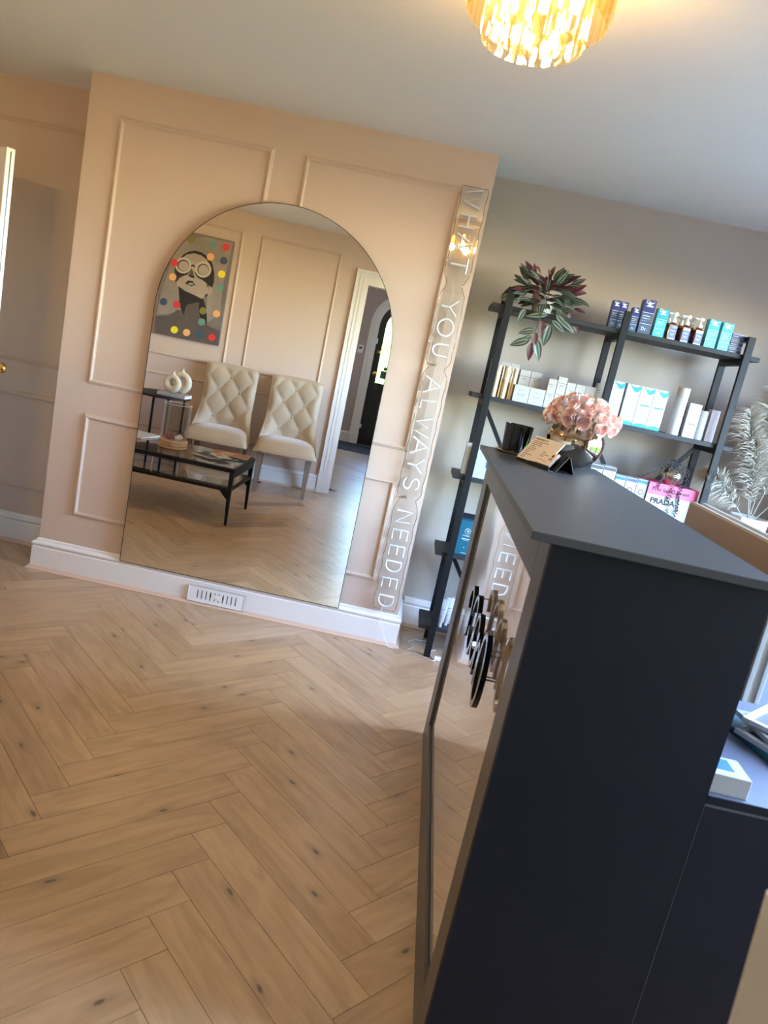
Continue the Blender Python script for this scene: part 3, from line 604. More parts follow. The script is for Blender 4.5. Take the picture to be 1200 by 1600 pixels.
# ------------------------------------------------------------------ reception counter
rc = thing('reception_counter', 'tall dark reception counter with slate top and glossy stone front', 'counter', (2.139, -2.4243, 0), -.0138)
CL = 1.5272; CW = .402; TZ = 1.211
b = MB(); b.box((.0, 0, 0), (CW, .018, TZ)); b.build('end_panel', 'navy', rc)
b = MB(); b.box((.0, CL - .018, 0), (CW, CL, TZ)); b.build('end_panel', 'frame', rc)
for a, c in (((0, .0185, 0), (.018, .120, TZ)), ((0, CL - .147, 0), (.018, CL - .0185, TZ))):
    b = MB(); b.box(a, c, bev=.0015); b.build('front_stile', 'frame', rc)
for a, c in (((0, .120, TZ - .105), (.018, CL - .147, TZ)), ((0, .120, 0), (.018, CL - .147, .12))):
    b = MB(); b.box(a, c, bev=.0015); b.build('front_rail', 'frame', rc)
b = MB(); b.box((.011, .121, .121), (.0175, CL - .148, TZ - .106)); b.build('stone_panel', 'marble', rc)
b = MB(); b.box((.0102, CL - .164, .1205), (.0109, CL - .1475, TZ - .1055)); b.box((.0102, .121, .1205), (.0109, CL - .164, .133)); b.build('painted_gap_shade', 'blackedge', rc)  # black strips stand in for the shade in the panel recess
b = MB(); b.box((CW - .018, .018, 0), (CW, CL - .018, TZ)); b.build('back_panel', 'navy', rc)
b = MB(); b.box((-.042, -.013, TZ), (CW + .006, CL + .012, TZ + .0166), bev=.0015); b.build('countertop', 'slab', rc)
b = MB(); b.box((CW - .0005, -.0004, 0), (CW + .0006, .0, .782)); b.build('joint_line', 'greyink', rc)
# raised black lettering on the stone front (local y runs along the front)
def ribbon(b, pts, wd, d0=-.040, d1=-.026, closed=False):
    pts = [Vector(p) for p in pts]; n_ = len(pts); L = []; R2 = []
    for i, p in enumerate(pts):
        d = (pts[(i + 1) % n_] - pts[i - 1]) if closed else (pts[min(i + 1, n_ - 1)] - pts[max(i - 1, 0)]); d.normalize(); nn_ = Vector((-d.y, d.x)) * wd / 2; L.append(p + nn_); R2.append(p - nn_)
    m_ = n_ if closed else n_ - 1
    for i in range(m_):
        j = (i + 1) % n_; q = [L[i], L[j], R2[j], R2[i]]
        b.add([(d0, a.x, a.y) for a in q] + [(d1, a.x, a.y) for a in q], [(0, 1, 2, 3), (7, 6, 5, 4), (0, 4, 5, 1), (1, 5, 6, 2), (2, 6, 7, 3), (3, 7, 4, 0)])
def logo(pts, closed=False, wd=.016):
    b = MB(); ribbon(b, pts, wd, -.024, -.011, closed); b.build('raised_letter', 'gloss', rc)
    q = MB(); m0 = pts[len(pts) // 2]; q.tube([(-.0105, m0[0], m0[1]), (.0105, m0[0], m0[1])], .002, 6); q.build('letter_post', 'gloss', rc)
Y0 = 2.4243
logo([(Y0 - 1.60, .80), (Y0 - 1.585, .83), (Y0 - 1.60, .862), (Y0 - 1.64, .875), (Y0 - 1.675, .86), (Y0 - 1.69, .82), (Y0 - 1.69, .77), (Y0 - 1.66, .74)])
logo([(y, z) for y, z in ac(Y0 - 1.79, .815, .055, .078, .3, 2 * PI - .3, 18)])
logo([(y, z) for y, z in ac(Y0 - 1.91, .815, .048, .065, 0, 2 * PI, 20)[:-1]], True)
logo([(Y0 - 1.97, .86), (Y0 - 1.975, .75)]); logo([(Y0 - 1.985, .82), (Y0 - 2.01, .848), (Y0 - 2.035, .83), (Y0 - 2.035, .75)])
logo([(y, z) for y, z in ac(Y0 - 2.10, .815, .05, .085, 0, 2 * PI, 22)[:-1]], True)
# desk behind the counter
dk = thing('reception_desk', 'lower dark reception desk joined behind the tall counter', 'desk', (2.139, -2.4243, 0), -.0138)
b = MB(); b.box((CW + .002, .0005, .7995), (1.15, 1.45, .801)); b.build('desk_top', 'desk', dk)
b = MB(); b.box((CW + .002, 0, .783), (1.15, 1.45, .7993)); b.build('top_edge_band', 'navy', dk)
b = MB(); b.box((CW + .002, .0005, .7775), (1.15, .003, .783)); b.build('edge_line', 'greyink', dk)
b = MB(); b.box((CW + .002, 0, 0), (1.15, .018, .7775)); b.build('end_panel', 'navy', dk)
b = MB(); b.box((CW + .002, 1.42, 0), (1.15, 1.44, .783)); b.build('end_panel', 'navy', dk)
b = MB(); b.box((1.05, .02, .55), (1.065, 1.42, .783)); b.build('modesty_rail', 'navy', dk)
# all-in-one computer seen from behind
im = thing('desktop_computer', 'all-in-one desktop computer with tan back behind the slate counter', 'computer', (2.69, -1.865, .801), math.radians(-1))
b = MB(); b.box((-.006, -.30, .10), (.002, .30, .446), bev=.001); b.build('back_shell', 'imac', im)
for x0, z1 in ((.0025, .450), (.030, .453)): b = MB(); b.box((x0, -.302, .10), (x0 + .010, .302, z1), bev=.001); b.build('white_rim', 'w', im)
b = MB(); b.box((.0126, -.298, .10), (.0298, .298, .444)); b.build('casing', 'w2', im)
b = MB(); b.box((.0402, -.29, .13), (.0408, .29, .44)); b.build('screen', 'gloss', im)
b = MB(); b.box((-.03, -.07, .02), (-.022, .07, .30), T=None, bev=.002); b.box((-.030, -.07, .26), (-.004, .07, .27)); b.build('stand', 'imac', im)
b = MB(); b.box((-.09, -.08, 0), (.06, .08, .006), bev=.002); b.box((-.031, -.07, .004), (-.021, .07, .03)); b.build('foot', 'imac', im)
# desk clutter
t = thing('phone_box', 'small white box with a grey-blue shape on its lid, on the desk', 'box', (2.592, -2.36, .801), math.radians(-3))
b = MB(); b.box((-.045, -.058, 0), (.030, .02, .040), bev=.001); b.build('box_body', 'w', t)
b = MB(); b.box((-.03, -.035, .0401), (.005, .010, .0405), bev=.0001); b.build('lid_print', 'blue', t)
t = thing('document_tray', 'teal glass desk tray holding stacked white frames', 'tray', (2.86, -2.14, .801), math.radians(12))
b = MB(); b.box((-.13, -.13, 0), (.16, .16, .012), bev=.003); b.build('tray_base', 'teal', t)
def pframe(x, y, z, rz, tilt, s, label):
    f = thing('picture_frame', label, 'frame', (x, y, z), rot=(tilt, 0, rz)); b = MB()
    for a, c in (((-s, -s * .7, 0), (s, -s * .7 + .016, .012)), ((-s, s * .7 - .016, 0), (s, s * .7, .012)), ((-s, -s * .7 + .016, 0), (-s + .016, s * .7 - .016, .012)), ((s - .016, -s * .7 + .016, 0), (s, s * .7 - .016, .012))): b.box(a, c, bev=.001)
    b.build('frame_bars', 'w', f); b = MB(); b.box((-s + .015, -s * .7 + .015, .003), (s - .015, s * .7 - .015, .006)); b.build('insert', 'tealp' if tilt else 'greyink', f)
pframe(2.85, -2.15, .8135, .5, 0, .115, 'white frame lying flat in the teal desk tray, lowest of the stack')
pframe(2.86, -2.12, .8262, .1, 0, .11, 'white frame crossing the middle of the stack in the teal tray')
pframe(2.85, -2.10, .8392, .8, 0, .105, 'white frame on top of the stack in the teal tray')
# ------------------------------------------------------------------ things on the counter
ct = 1.2278
cd = thing('candle', 'black glossy jar candle on a gold dish at far end of counter', 'candle', (2.236, -.972, ct + .0075))
b = MB(); b.lathe([(0, 0), (.044, 0), (.048, .004), (.053, .100), (.053, .103), (.049, .103), (.045, .02), (0, .02)], 32); b.build('jar', 'gloss', cd, smooth=40)
b = MB(); b.lathe([(0, .02), (.044, .02), (.046, .07), (0, .068)], 24); b.build('wax', 'cream', cd, smooth=40)
b = MB(); b.tube([(0, 0, .066), (.001, 0, .082)], .001, 5); b.build('wick', 'ink', cd)
b = MB(); b.lathe([(0, 0), (.058, 0), (.068, .006), (.069, .009), (.066, .0095), (.058, .0045), (0, .0045)], 32)
tag(b.build('candle_dish', 'gold', None, smooth=40, loc=(2.236, -.972, ct + .0003)), 'round gold dish under the black jar candle', 'dish')
bpy.data.objects['candle'].location.z = ct + .006
VC = (2.428, -1.065)
vs_ = thing('flower_vase', 'round smoky mirrored vase holding pink roses on the counter', 'vase', (VC[0], VC[1], ct + .0003))
prof = [(0, 0), (.026, 0)] + [(.104 * math.cos(a), .094 + .094 * math.sin(a)) for a in [math.radians(-74 + i * 6) for i in range(22)]] + [(.045, .186), (.043, .178), (0, .17)]
b = MB(); b.lathe(prof, 48); b.build('bowl', 'smoke', vs_, smooth=60)
def rosemesh(seed):
    rn = random.Random(seed); q = MB(); r = .0235
    q.lathe([(0, -.021), (.011, -.017), (.0175, -.007), (.018, .000), (.012, .005), (0, .006)], 12, 0)
    for ring, (n_, rr, hh, mi) in enumerate(((5, .0225, .012, 0), (5, .0180, .0165, 0), (5, .0130, .0175, 1), (4, .0085, .0165, 0), (3, .0042, .0155, 1))):
        for i in range(n_):
            a0 = 2 * PI * i / n_ + ring * .6 + rn.uniform(-.2, .2); wd = PI / n_ * 1.35; vs2 = []; fs2 = []
            for u in range(5):
                a = a0 + (u / 4 - .5) * 2 * wd
                for v_ in range(4):
                    t_ = v_ / 3; k2 = 1 - .25 * (abs(u - 2) / 2) ** 2; rad = rr * (.72 + .38 * t_ - (.10 * t_ * t_ if ring else -.02)) + .0012 * math.sin(3 * a)
                    vs2.append((rad * math.cos(a), rad * math.sin(a), -.012 + (hh + .012) * t_ * k2))
            for u in range(4):
                for v_ in range(3): j = u * 4 + v_; fs2.append((j, j + 4, j + 5, j + 1))
            q.add(vs2, fs2, mi)
    o = q.build('rose', ['rose', 'rosec'], None, smooth=70); me = o.data; bpy.data.objects.remove(o); return me
RM = [rosemesh(i) for i in range(4)]
bq = thing('rose_bouquet', 'dome of blush pink roses in the round smoky vase', 'flowers', (VC[0] + .004, VC[1], ct + .147), group=None)
rn = random.Random(4); cnt = 0
for ring, (n_, el, rx) in enumerate(((1, 90, 0), (6, 62, .056), (11, 38, .094), (14, 14, .116), (14, -8, .118))):
    for i in range(n_):
        a = 2 * PI * i / max(n_, 1) + ring * .35 + rn.uniform(-.1, .1); z = .03 + .075 * math.sin(math.radians(el)) + rn.uniform(-.006, .006); rad = rx * rn.uniform(.92, 1.06)
        o = bpy.data.objects.new('rose', RM[cnt % 4]); COL.objects.link(o); o.parent = bq; o.location = (rad * math.cos(a), rad * math.sin(a), z)
        d = Vector((math.cos(a) * math.cos(math.radians(el)), math.sin(a) * math.cos(math.radians(el)), math.sin(math.radians(el)))).normalized(); o.rotation_euler = d.to_track_quat('Z', 'Y').to_euler(); s_ = rn.uniform(.84, 1.04); o.scale = (s_,) * 3; cnt += 1
b = MB()
for i in range(14): a = 2 * PI * i / 14; b.tube([(.02 * math.cos(a), .02 * math.sin(a), -.05 + .02), (.05 * math.cos(a), .05 * math.sin(a), .02), (.09 * math.cos(a), .09 * math.sin(a), .04)], .002, 5)
b.build('stems', 'stem', bq)
# card display: local x along the cards, leaning back
ch_ = thing('card_holder', 'black stand holding a peach treatment card and business cards', 'stand', (2.23, -1.143, ct + .0004), math.atan2(-.896, .443))
LB = Matrix.Rotation(-math.radians(37), 4, 'X')       # lean back about the front edge
b = MB(); b.box((.01, 0, .003), (.225, .0015, .070), T=LB); b.box((.01, -.012, .0), (.10, 0, .002), T=None); b.box((.10, -.020, .0), (.215, 0, .002)); b.box((.015, -.0125, 0), (.10, -.011, .009)); b.box((.10, -.0205, 0), (.215, -.019, .012))
b.build('stand_front', 'black', ch_)
b = MB(); b.add([(.01, .047, .053), (.225, .047, .053), (.225, .075, 0), (.01, .075, 0), (.01, .049, .053), (.225, .049, .053), (.225, .077, 0), (.01, .077, 0)], [(0, 1, 2, 3), (7, 6, 5, 4), (0, 4, 5, 1), (1, 5, 6, 2), (2, 6, 7, 3), (3, 7, 4, 0)]); b.build('stand_leg', 'black', ch_)
tc_ = thing('treatment_card', 'large peach card headed in black, leaning in the black stand', 'card', (2.23, -1.143, ct + .004), math.atan2(-.896, .443))
b = MB(); b.box((.0, -.006, 0), (.166, -.0035, .105), T=LB); b.build('card_stock', 'peach', tc_)
text(tc_, 'heading_print', 'TREATMENT LIST', 'ink', .048, -.0066, .094, width=.072, size=.008, T=LB, ext=.0001)
flat(tc_, 'line_print', [(rect(.012, .012 + wv, .083 - i * .0075, .0845 - i * .0075), 0) for i, wv in enumerate((.085, .055, .06, .03, .045, .045, .03, .022, .055, .025, .022))], ['ink'], y=-.0067, T=LB)
for i in range(3):
    s_ = thing('business_card', 'small peach business card at the %s of the pile in the stand' % ('front', 'middle', 'back')[i], 'card', (2.23, -1.143, ct + .003), math.atan2(-.896, .443))
    b = MB(); b.box((.112, -.0165 + .0030 * i, .002), (.200, -.0150 + .0030 * i, .055), T=LB); b.build('card_stock', 'peach' if i == 0 else 'w2', s_)
    if i == 0:
        flat(s_, 'line_print', [(rect(.118, .135, .046, .048), 0), (rect(.118, .160, .036, .038), 0), (rect(.118, .138, .028, .030), 0), (rect(.118, .15, .016, .0172), 1), (rect(.15, .175, .012, .0132), 1)], ['ink', 'greyink'], y=-.0168, T=LB)
        flat(s_, 'emblem_print', [(circ(.180, .042, .006), 0), ([(.176, .036), (.172, .02), (.179, .026)], 0), ([(.184, .036), (.190, .02), (.182, .026)], 0), (circ(.187, .042, .004), 1)], ['ink', 'rosec'], y=-.0168, T=LB)
# ------------------------------------------------------------------ shelf unit
su = thing('shelving_unit', 'black metal framed shelving unit with dark boards in the right alcove', 'shelves', (0, 0, 0))
BX0, BX1 = 2.098, 3.410; BZ = [1.842, 1.402, .985, .575, .165]; TB = .022
for z in BZ: b = MB(); b.box((BX0, -.046, z - TB), (BX1, .204, z), bev=.001); b.build('shelf_board', 'shelf', su)
for x in (2.157, 2.722, 3.322):
    for y0, y1 in ((-.067, -.0465), (.2045, .225)): b = MB(); b.box((x, y0, 0), (x + .035, y1, 1.926), bev=.002); b.build('post', 'black', su)
    for z0, z1 in ([(1.905, 1.926)] if x != 2.722 else []) + [(z - TB - .028, z - TB) for z in BZ]: b = MB(); b.box((x + .001, -.0465, z0), (x + .034, .2045, z1)); b.build('cross_bar', 'black', su)
for x0, x1 in ((2.19, 2.44), (2.73, 2.48), (2.755, 3.02), (3.33, 3.06)):
    for zt, zb in ((1.355, .985), (.54, .165)):
        b = MB(); d = Vector((x1 - x0, 0, zb - zt)).normalized(); nn_ = Vector((d.z, 0, -d.x)) * .011
        P = [Vector((x0, 0, zt)), Vector((x1, 0, zb))]; q = [P[0] + nn_, P[0] - nn_, P[1] - nn_, P[1] + nn_]; b.prism([(a.x, a.z) for a in q], .2055, .2135); b.build('brace', 'black', su)
# products on shelves
PY = -.02
def carton(name, label, x0, x1, z0, z1, dep, m, cat='box', group=None, y=PY, rz=0):
    g = thing(name, label, cat, ((x0 + x1) / 2, y, z0 + .0004), rz, group); hw = (x1 - x0) / 2
    b = MB(); b.box((-hw, 0, 0), (hw, dep, z1 - z0), bev=.0008); b.build('carton_body', m, g); return g, hw, z1 - z0
def bluebox(label, x0, x1, h, teal=False, big=False, y=PY, dep=.045):
    g, hw, hh = carton('serum_box', label, x0, x1, BZ[0], BZ[0] + h, dep, 'tealbox' if teal else 'navybox', group=None, y=y)
    e = .001; it = [(rect(-hw + e, hw - e, .002, hh * .27), 1 if not teal else 2), (rect(-hw + e, hw - e, hh * .29, hh * .305), 0), (rect(-hw + e, hw - e, hh * .615, hh * .63), 0), (rect(-hw + e, hw - e, hh * .33, hh * .58), 1 if not teal else 2),
        (rect(-hw + .3 * hw, hw * .4, hh * .52, hh * .535), 0), (rect(-hw + .3 * hw, hw * .55, hh * .45, hh * .46), 0), (rect(-hw + .3 * hw, hw * .2, hh * .38, hh * .39), 0),
        ([(-hw * .62, hh * .80), (hw * .62, hh * .80), (hw * .62, hh * .83), (-hw * .05, hh * .86), (hw * .3, hh * .88), (hw * .75, hh * .96), (hw * .45, hh * .93), (-hw * .55, hh * .90), (-hw * .2, hh * .86)], 0)]
    flat(g, 'label_print', it, ['whiteink', 'greybox', 'cyan'])
    text(g, 'script_print', 'Dr', 'whiteink', -hw * .3, -.0012, hh * .93, size=min(.022, hw * .8), ext=.0001)
    if big: text(g, 'script_print', 'Dr.', 'whiteink', 0, -.0012, hh * .15, size=.022, ext=.0001)
    else: text(g, 'script_print', 'Dr', 'whiteink', 0, -.0012, hh * .14, size=min(.016, hw * .7), ext=.0001)
    return g
bluebox('leftmost tall navy box on the top shelf, dark left side showing', 2.668, 2.7035, .128)
bluebox('second navy box on the top shelf, touching the leftmost one', 2.7045, 2.7215 + .02, .128)
bluebox('narrow navy box on the top shelf just right of the middle post', 2.768, 2.802, .114)
bluebox('tallest navy box on the top shelf, left of the turquoise box', 2.811, 2.869, .161, big=True, dep=.055)
bluebox('turquoise box on the top shelf left of the pump bottles', 2.885, 2.939, .133, teal=True)
bluebox('turquoise box on the top shelf just right of the pump bottles', 3.138, 3.192, .133, teal=True)
bluebox('rightmost turquoise box on the top shelf beside flat blue boxes', 3.204, 3.257, .131, teal=True)
for i in range(5):
    z = BZ[0] + i * .0182 + .0006; y = PY + .004 * (i % 2); g = thing('flat_serum_box', ['lowest flat blue box', 'second flat blue box from the bottom', 'middle flat blue box', 'fourth flat blue box from the bottom', 'topmost flat blue box'][i] + ' of the stack at right end of top shelf', 'box', (3.288, y, z), 0, 'flat blue boxes on the top shelf')
    b = MB(); b.box((-.0285, 0, 0), (.0335, .12, .0172), bev=.0006); b.build('carton_body', 'greybox' if i % 2 else 'navybox', g); flat(g, 'label_print', [(rect(-.028, .033, .0145, .0160), 0), (rect(-.025, .002, .004, .0055), 0), (rect(-.026, -.005, .007, .012), 1)], ['whiteink', 'navybox'])
def pump(x, y, label):
    g = thing('pump_bottle', label, 'bottle', (x, y, BZ[0] + .0004), math.radians(8), 'amber pump bottles on the top shelf')
    b = MB(); b.box((-.022, -.018, 0), (.022, .018, .074), bev=.004); b.lathe([(.018, .072), (.014, .082), (.012, .084), (0, .084)], 16); b.build('bottle_body', 'amber', g, smooth=30)
    b = MB(); b.lathe([(0, .083), (.0125, .083), (.0125, .098), (.006, .101), (.005, .118), (0, .118)], 16); b.build('pump_collar', 'plastic', g, smooth=40)
    b = MB(); b.box((-.034, -.007, .118), (.016, .007, .127), bev=.003); b.lathe([(0, .112), (.012, .114), (.014, .118), (.014, .129), (.010, .132), (0, .133)], 14); b.build('pump_head', 'plastic', g, smooth=40)
    flat(g, 'bottle_label', [(rect(-.018, .018, .008, .058), 0), (rect(-.012, .012, .042, .045), 1), (rect(-.010, .010, .028, .0295), 1), (rect(-.008, .008, .022, .0232), 1)], ['bluelabel', 'whiteink'], y=-.0186)
    return g
for i, x in enumerate((2.976, 3.040, 3.103)): pump(x, .0, ['left', 'middle', 'right'][i] + ' front amber pump bottle with blue label on top shelf')
for i, x in enumerate((2.972, 3.034, 3.085)): pump(x, .06, ['left', 'middle', 'right'][i] + ' rear amber pump bottle hidden behind the front row on top shelf')
# second shelf, left bay
z2 = BZ[1]
def goldbottle(x, r, h, label):
    g = thing('gold_bottle', label, 'bottle', (x, .012, z2 + .0004), 0, 'gold bottles on the second shelf')
    b = MB(); b.lathe([(0, 0), (r, 0), (r, h * .60), (0, h * .60)], 24); b.build('bottle_body', 'gold', g, smooth=40)
    b = MB(); b.lathe([(r * .92, h * .60), (r * .92, h * .615), (r, h * .62), (r, h), (r * .9, h + .001), (0, h + .001)], 24); b.build('cap', 'goldcap', g, smooth=40); return g
goldbottle(2.201, .0215, .155, 'leftmost gold bottle behind the left post on second shelf'); goldbottle(2.2475, .0225, .158, 'tallest gold bottle, middle of three on second shelf'); goldbottle(2.290, .0165, .155, 'slim gold bottle right of the other two on second shelf')
def whitebox(label, x0, x1, h, y=PY, dep=.05, m='w2', band=False, ln=True, z=None, group='plain white cartons on the second shelf'):
    z = z2 if z is None else z
    g, hw, hh = carton('white_carton', label, x0, x1, z, z + h, dep, m, y=y, group=group)
    it = [(rect(-hw * .4, hw * .4, hh * .72, hh * .735), 0), (rect(-hw * .6, hw * .6, hh * .45, hh * .465), 0), (rect(-hw * .4, hw * .4, hh * .37, hh * .38), 0)] if ln else []
    if band: it.append((rect(-hw, hw, hh * .80, hh * .81), 1))
    if it: flat(g, 'label_print', it, ['greyink', 'ink'])
    return g
whitebox('squat white square carton, left one of the front pair on second shelf', 2.300, 2.376, .082, m='w'); whitebox('squat white square carton, right one of the front pair on second shelf', 2.378, 2.454, .082, m='w')
for i, (x0, x1) in enumerate(((2.168, 2.212), (2.2135, 2.262), (2.2635, 2.310))): whitebox('%s white carton in the row behind the gold bottles' % ('left', 'middle', 'right')[i], x0, x1, .180, y=.055, band=True)
for i, (x0, x1) in enumerate(((2.318, 2.372), (2.374, 2.428))): whitebox('%s upright white carton behind the squat front pair' % ('left', 'right')[i], x0, x1, .160, y=.045, band=True)
for i, (x0, x1, h, bn) in enumerate(((2.457, 2.499, .144, True), (2.501, 2.546, .163, True), (2.549, 2.592, .143, False), (2.594, 2.642, .143, False), (2.644, 2.694, .145, False), (2.696, 2.7205, .170, True))):
    whitebox(['first', 'second, taller,', 'third', 'fourth', 'fifth', 'last and tallest'][i] + ' white carton in the row behind the roses on second shelf', x0, x1, h, band=bn)
# second shelf, right bay: cartons with green waves
def wavebox(x0, x1, label, bar):
    g, hw, hh = carton('wave_carton', label, x0, x1, z2, z2 + .199, .05, 'w', group='white cartons with green waves')
    def wave(f0, f1, a, b_, n_=8):
        lo = [(-hw + 2 * hw * (a + (b_ - a) * i / n_), f0(i / n_)) for i in range(n_ + 1)]; hi = [(-hw + 2 * hw * (a + (b_ - a) * i / n_), f1(i / n_)) for i in range(n_, -1, -1)]; return lo + hi
    top = wave(lambda t: hh - .004 - .030 * math.sin(t * PI * .8) ** 1.3 - .002 * t, lambda t: hh - .001 - .012 * math.sin(t * PI) - .0 * t, .18, 1)
    bot = wave(lambda t: .001, lambda t: .006 + .014 * math.sin(t * PI * .7 + .2), 0, 1)
    it = [(top, 0), (bot, 0), (rect(-hw * .55, hw * .6, hh * .60, hh * .612), 1), (rect(-hw * .4, hw * .2, hh * .525, hh * .532), 2)]
    if bar: it.append((rect(-hw * .62, hw * .75, hh * .53, hh * .56), 0))
    for i in range(6): it.append((rect(-hw * .6, hw * (.5 - .1 * (i % 3)), hh * (.40 - .035 * i), hh * (.405 - .035 * i)), 2))
    flat(g, 'label_print', it, ['tealp', 'rosec', 'greyink'])
wavebox(2.762, 2.827, 'white carton with green waves, leftmost, beside the middle post', False); wavebox(2.838, 2.906, 'white carton with green waves and no bar, second from the post', False)
wavebox(2.9075, 2.9745, 'white carton with green waves and green bar, second from right', True); wavebox(2.976, 3.044, 'white carton with green waves and green bar, rightmost of four', True)
def whitebottle(x, r, h, label):
    g = thing('lotion_bottle', label, 'bottle', (x, .012, z2 + .0004), 0); b = MB(); b.lathe([(0, 0), (r, 0), (r, h * .79), (0, h * .79)], 28); b.build('bottle_body', 'w', g, smooth=40)
    b = MB(); b.lathe([(r * .94, h * .79), (r * .94, h * .80), (r * 1.0, h * .80), (r, h), (0, h + .001)], 28); b.build('cap', 'w2', g, smooth=40)
whitebottle(3.121, .030, .233, 'tall white cylindrical bottle with warm white cap on second shelf'); whitebottle(3.247, .023, .145, 'short white cylindrical bottle between two cartons on second shelf')
g = whitebox('white carton between the tall and short lotion bottles', 3.159, 3.219, .169, m='w', ln=False); flat(g, 'label_print', [(rect(-.018, .022, .066, .069), 0), (rect(-.018, .012, .060, .0615), 1), (rect(-.02, .0, .012, .016), 2)], ['ink', 'greyink', 'rosec'])
whitebox('pinkish white carton at the right end of second shelf', 3.279, 3.321, .160, m='pinkw', ln=False, y=.0)
# third shelf
z3 = BZ[2]
def bluetop(x0, x1, h, label, m='blue', em=True):
    g, hw, hh = carton('small_carton', label, x0, x1, z3, z3 + h, .09, 'w', group='small white cartons on the third shelf')
    it = [(rect(-hw + .002, hw - .002, hh - .020, hh - .004), 0)]
    if em: it += [(circ(0, hh * .62, hw * .55), 1), (circ(0, hh * .62, hw * .38), 2)]
    flat(g, 'label_print', it, [m, 'greyink', 'w'])
bluetop(2.768, 2.829, .195, 'first small white carton right of the vase on third shelf', 'greyink', False); bluetop(2.832, 2.896, .197, 'second small white carton right of the vase on third shelf', 'greyink', False)
bluetop(2.900, 2.953, .165, 'white carton with blue top band, left of three by the books'); bluetop(2.956, 3.011, .166, 'white carton with grey-blue top band, middle of three by the books', 'greybox'); bluetop(3.014, 3.066, .168, 'white carton with blue top band touching the pink book')
def book(z, h, m, label, words, col, x0=3.07, x1=3.321, y=-.03, shear=0, dep=.2, tx=0, tw=.12, grp=None, bold=.0012):
    g = thing('book', label, 'book', ((x0 + x1) / 2, y, z + .0003), 0, grp); hw = (x1 - x0) / 2
    b = MB(); b.box((-hw, 0, 0), (hw, dep, h * .07), bev=.0004); b.box((-hw, 0, h * .93), (hw, dep, h), bev=.0004); b.box((-hw, 0, h * .07), (hw, .003, h * .93)); b.build('cover', m, g)
    b = MB(); b.box((-hw + .004, .003, h * .07), (hw - .004, dep - .004, h * .93)); b.build('pages', 'paper', g)
    if words: text(g, 'title_print', words, col, tx, -.0008, h * .5, width=tw, size=h * .6, shear=shear, ext=.0002, bold=bold)
book(z3, .048, 'w', 'lowest white book of the stack on the third shelf', None, 'ink'); book(z3 + .0485, .060, 'w', 'white book titled in bold black capitals under the pink book', 'PRADA', 'ink', tx=-.040, tw=.125); book(z3 + .109, .059, 'book_pink', 'pink book titled in brown script on top of the stack', 'Yves Saint Laurent', 'ink', tx=-.015, tw=.19, shear=.25, bold=.0006)
PT = z3 + .1685
pp_ = thing('trailing_plant', 'grey trailing heart-leaf plant in a round gold pot on the books', 'plant', (3.187, .035, PT))
b = MB(); b.lathe([(0, 0), (.028, 0)] + [(.055 * math.cos(a), .046 + .046 * math.sin(a)) for a in [math.radians(-55 + 10 * i) for i in range(11)]] + [(.034, .085), (.03, .078), (0, .075)], 28); b.build('pot', 'gold', pp_, smooth=50)
rn = random.Random(11); starts = [(.02, -.05), (.035, -.055), (-.005, -.05), (.05, -.03), (-.03, -.052), (-.05, -.03), (.0, -.055), (.062, -.03), (.03, -.06)]
for i, (sx, sy) in enumerate(starts):
    b = MB(); Lh = [.22, .26, .18, .24, .12, .08, .28, .2, .3][i]; drift = [.03, .01, -.01, .05, -.05, -.11, .0, .045, .02][i]; pts = [(0, 0, .08), (sx * .5, sy * .5, .115), (sx, sy, .095)]
    nst = 9
    for s_ in range(1, nst + 1): t_ = s_ / nst; pts.append((sx + drift * t_ + .004 * math.sin(s_ * 2 + i), sy - .012 - .004 * t_, .095 - Lh * t_))
    pts = [(x, max(y, -.078) if z < .0 else y, z) for x, y, z in pts]
    b.tube(pts, .0009, 4)
    for j in range(2, len(pts)):
        for e in range(4):
            p = Vector(pts[j - 1]).lerp(Vector(pts[j]), e / 4); s2 = 1 if e % 2 else -1; r_l = rn.uniform(.006, .0095); q = Vector((s2 * rn.uniform(.5, 1), rn.uniform(-.9, .0), rn.uniform(-.4, .4))).normalized(); n2 = q.cross(Vector((0, 1, .3))).normalized()
            b.add([p, p + q * r_l * .6 + n2 * r_l * .55, p + q * r_l * 1.3, p + q * r_l * .6 - n2 * r_l * .55, p + q * r_l * .6 + Vector((0, -.002, 0))], [(0, 1, 4), (1, 2, 4), (2, 3, 4), (3, 0, 4)])
    b.build('trailing_strand', 'hearts', pp_)
b = MB()
for i in range(60):
    a = rn.uniform(0, 2 * PI); r0 = rn.uniform(0, .04); p = Vector((r0 * math.cos(a), r0 * math.sin(a), .085 + rn.uniform(0, .04))); q = Vector((rn.uniform(-1, 1), rn.uniform(-1, 1), rn.uniform(-.2, 1))).normalized(); n2 = q.orthogonal().normalized(); r_l = .009
    b.add([p, p + q * r_l * .6 + n2 * r_l * .55, p + q * r_l * 1.3, p + q * r_l * .6 - n2 * r_l * .55], [(0, 1, 2, 3)])
o = b.build('leaf_crown', 'hearts', pp_); o['kind'] = 'stuff'
# third shelf left: leaning white/teal card boxes
g = thing('display_box', 'large white box with a teal square print at left of the third shelf', 'box', (2.27, -.02, z3 + .0004))
b = MB(); b.box((-.078, 0, 0), (.078, .03, .160), bev=.001); b.build('carton_body', 'w', g); flat(g, 'label_print', [(rect(-.02, .077, .06, .158), 0)], ['teal'])
g = thing('display_box', 'white flat box standing behind the left post on third shelf', 'box', (2.168, .03, z3 + .0004)); b = MB(); b.box((-.03, 0, 0), (.02, .06, .162), bev=.001); b.build('carton_body', 'w2', g)
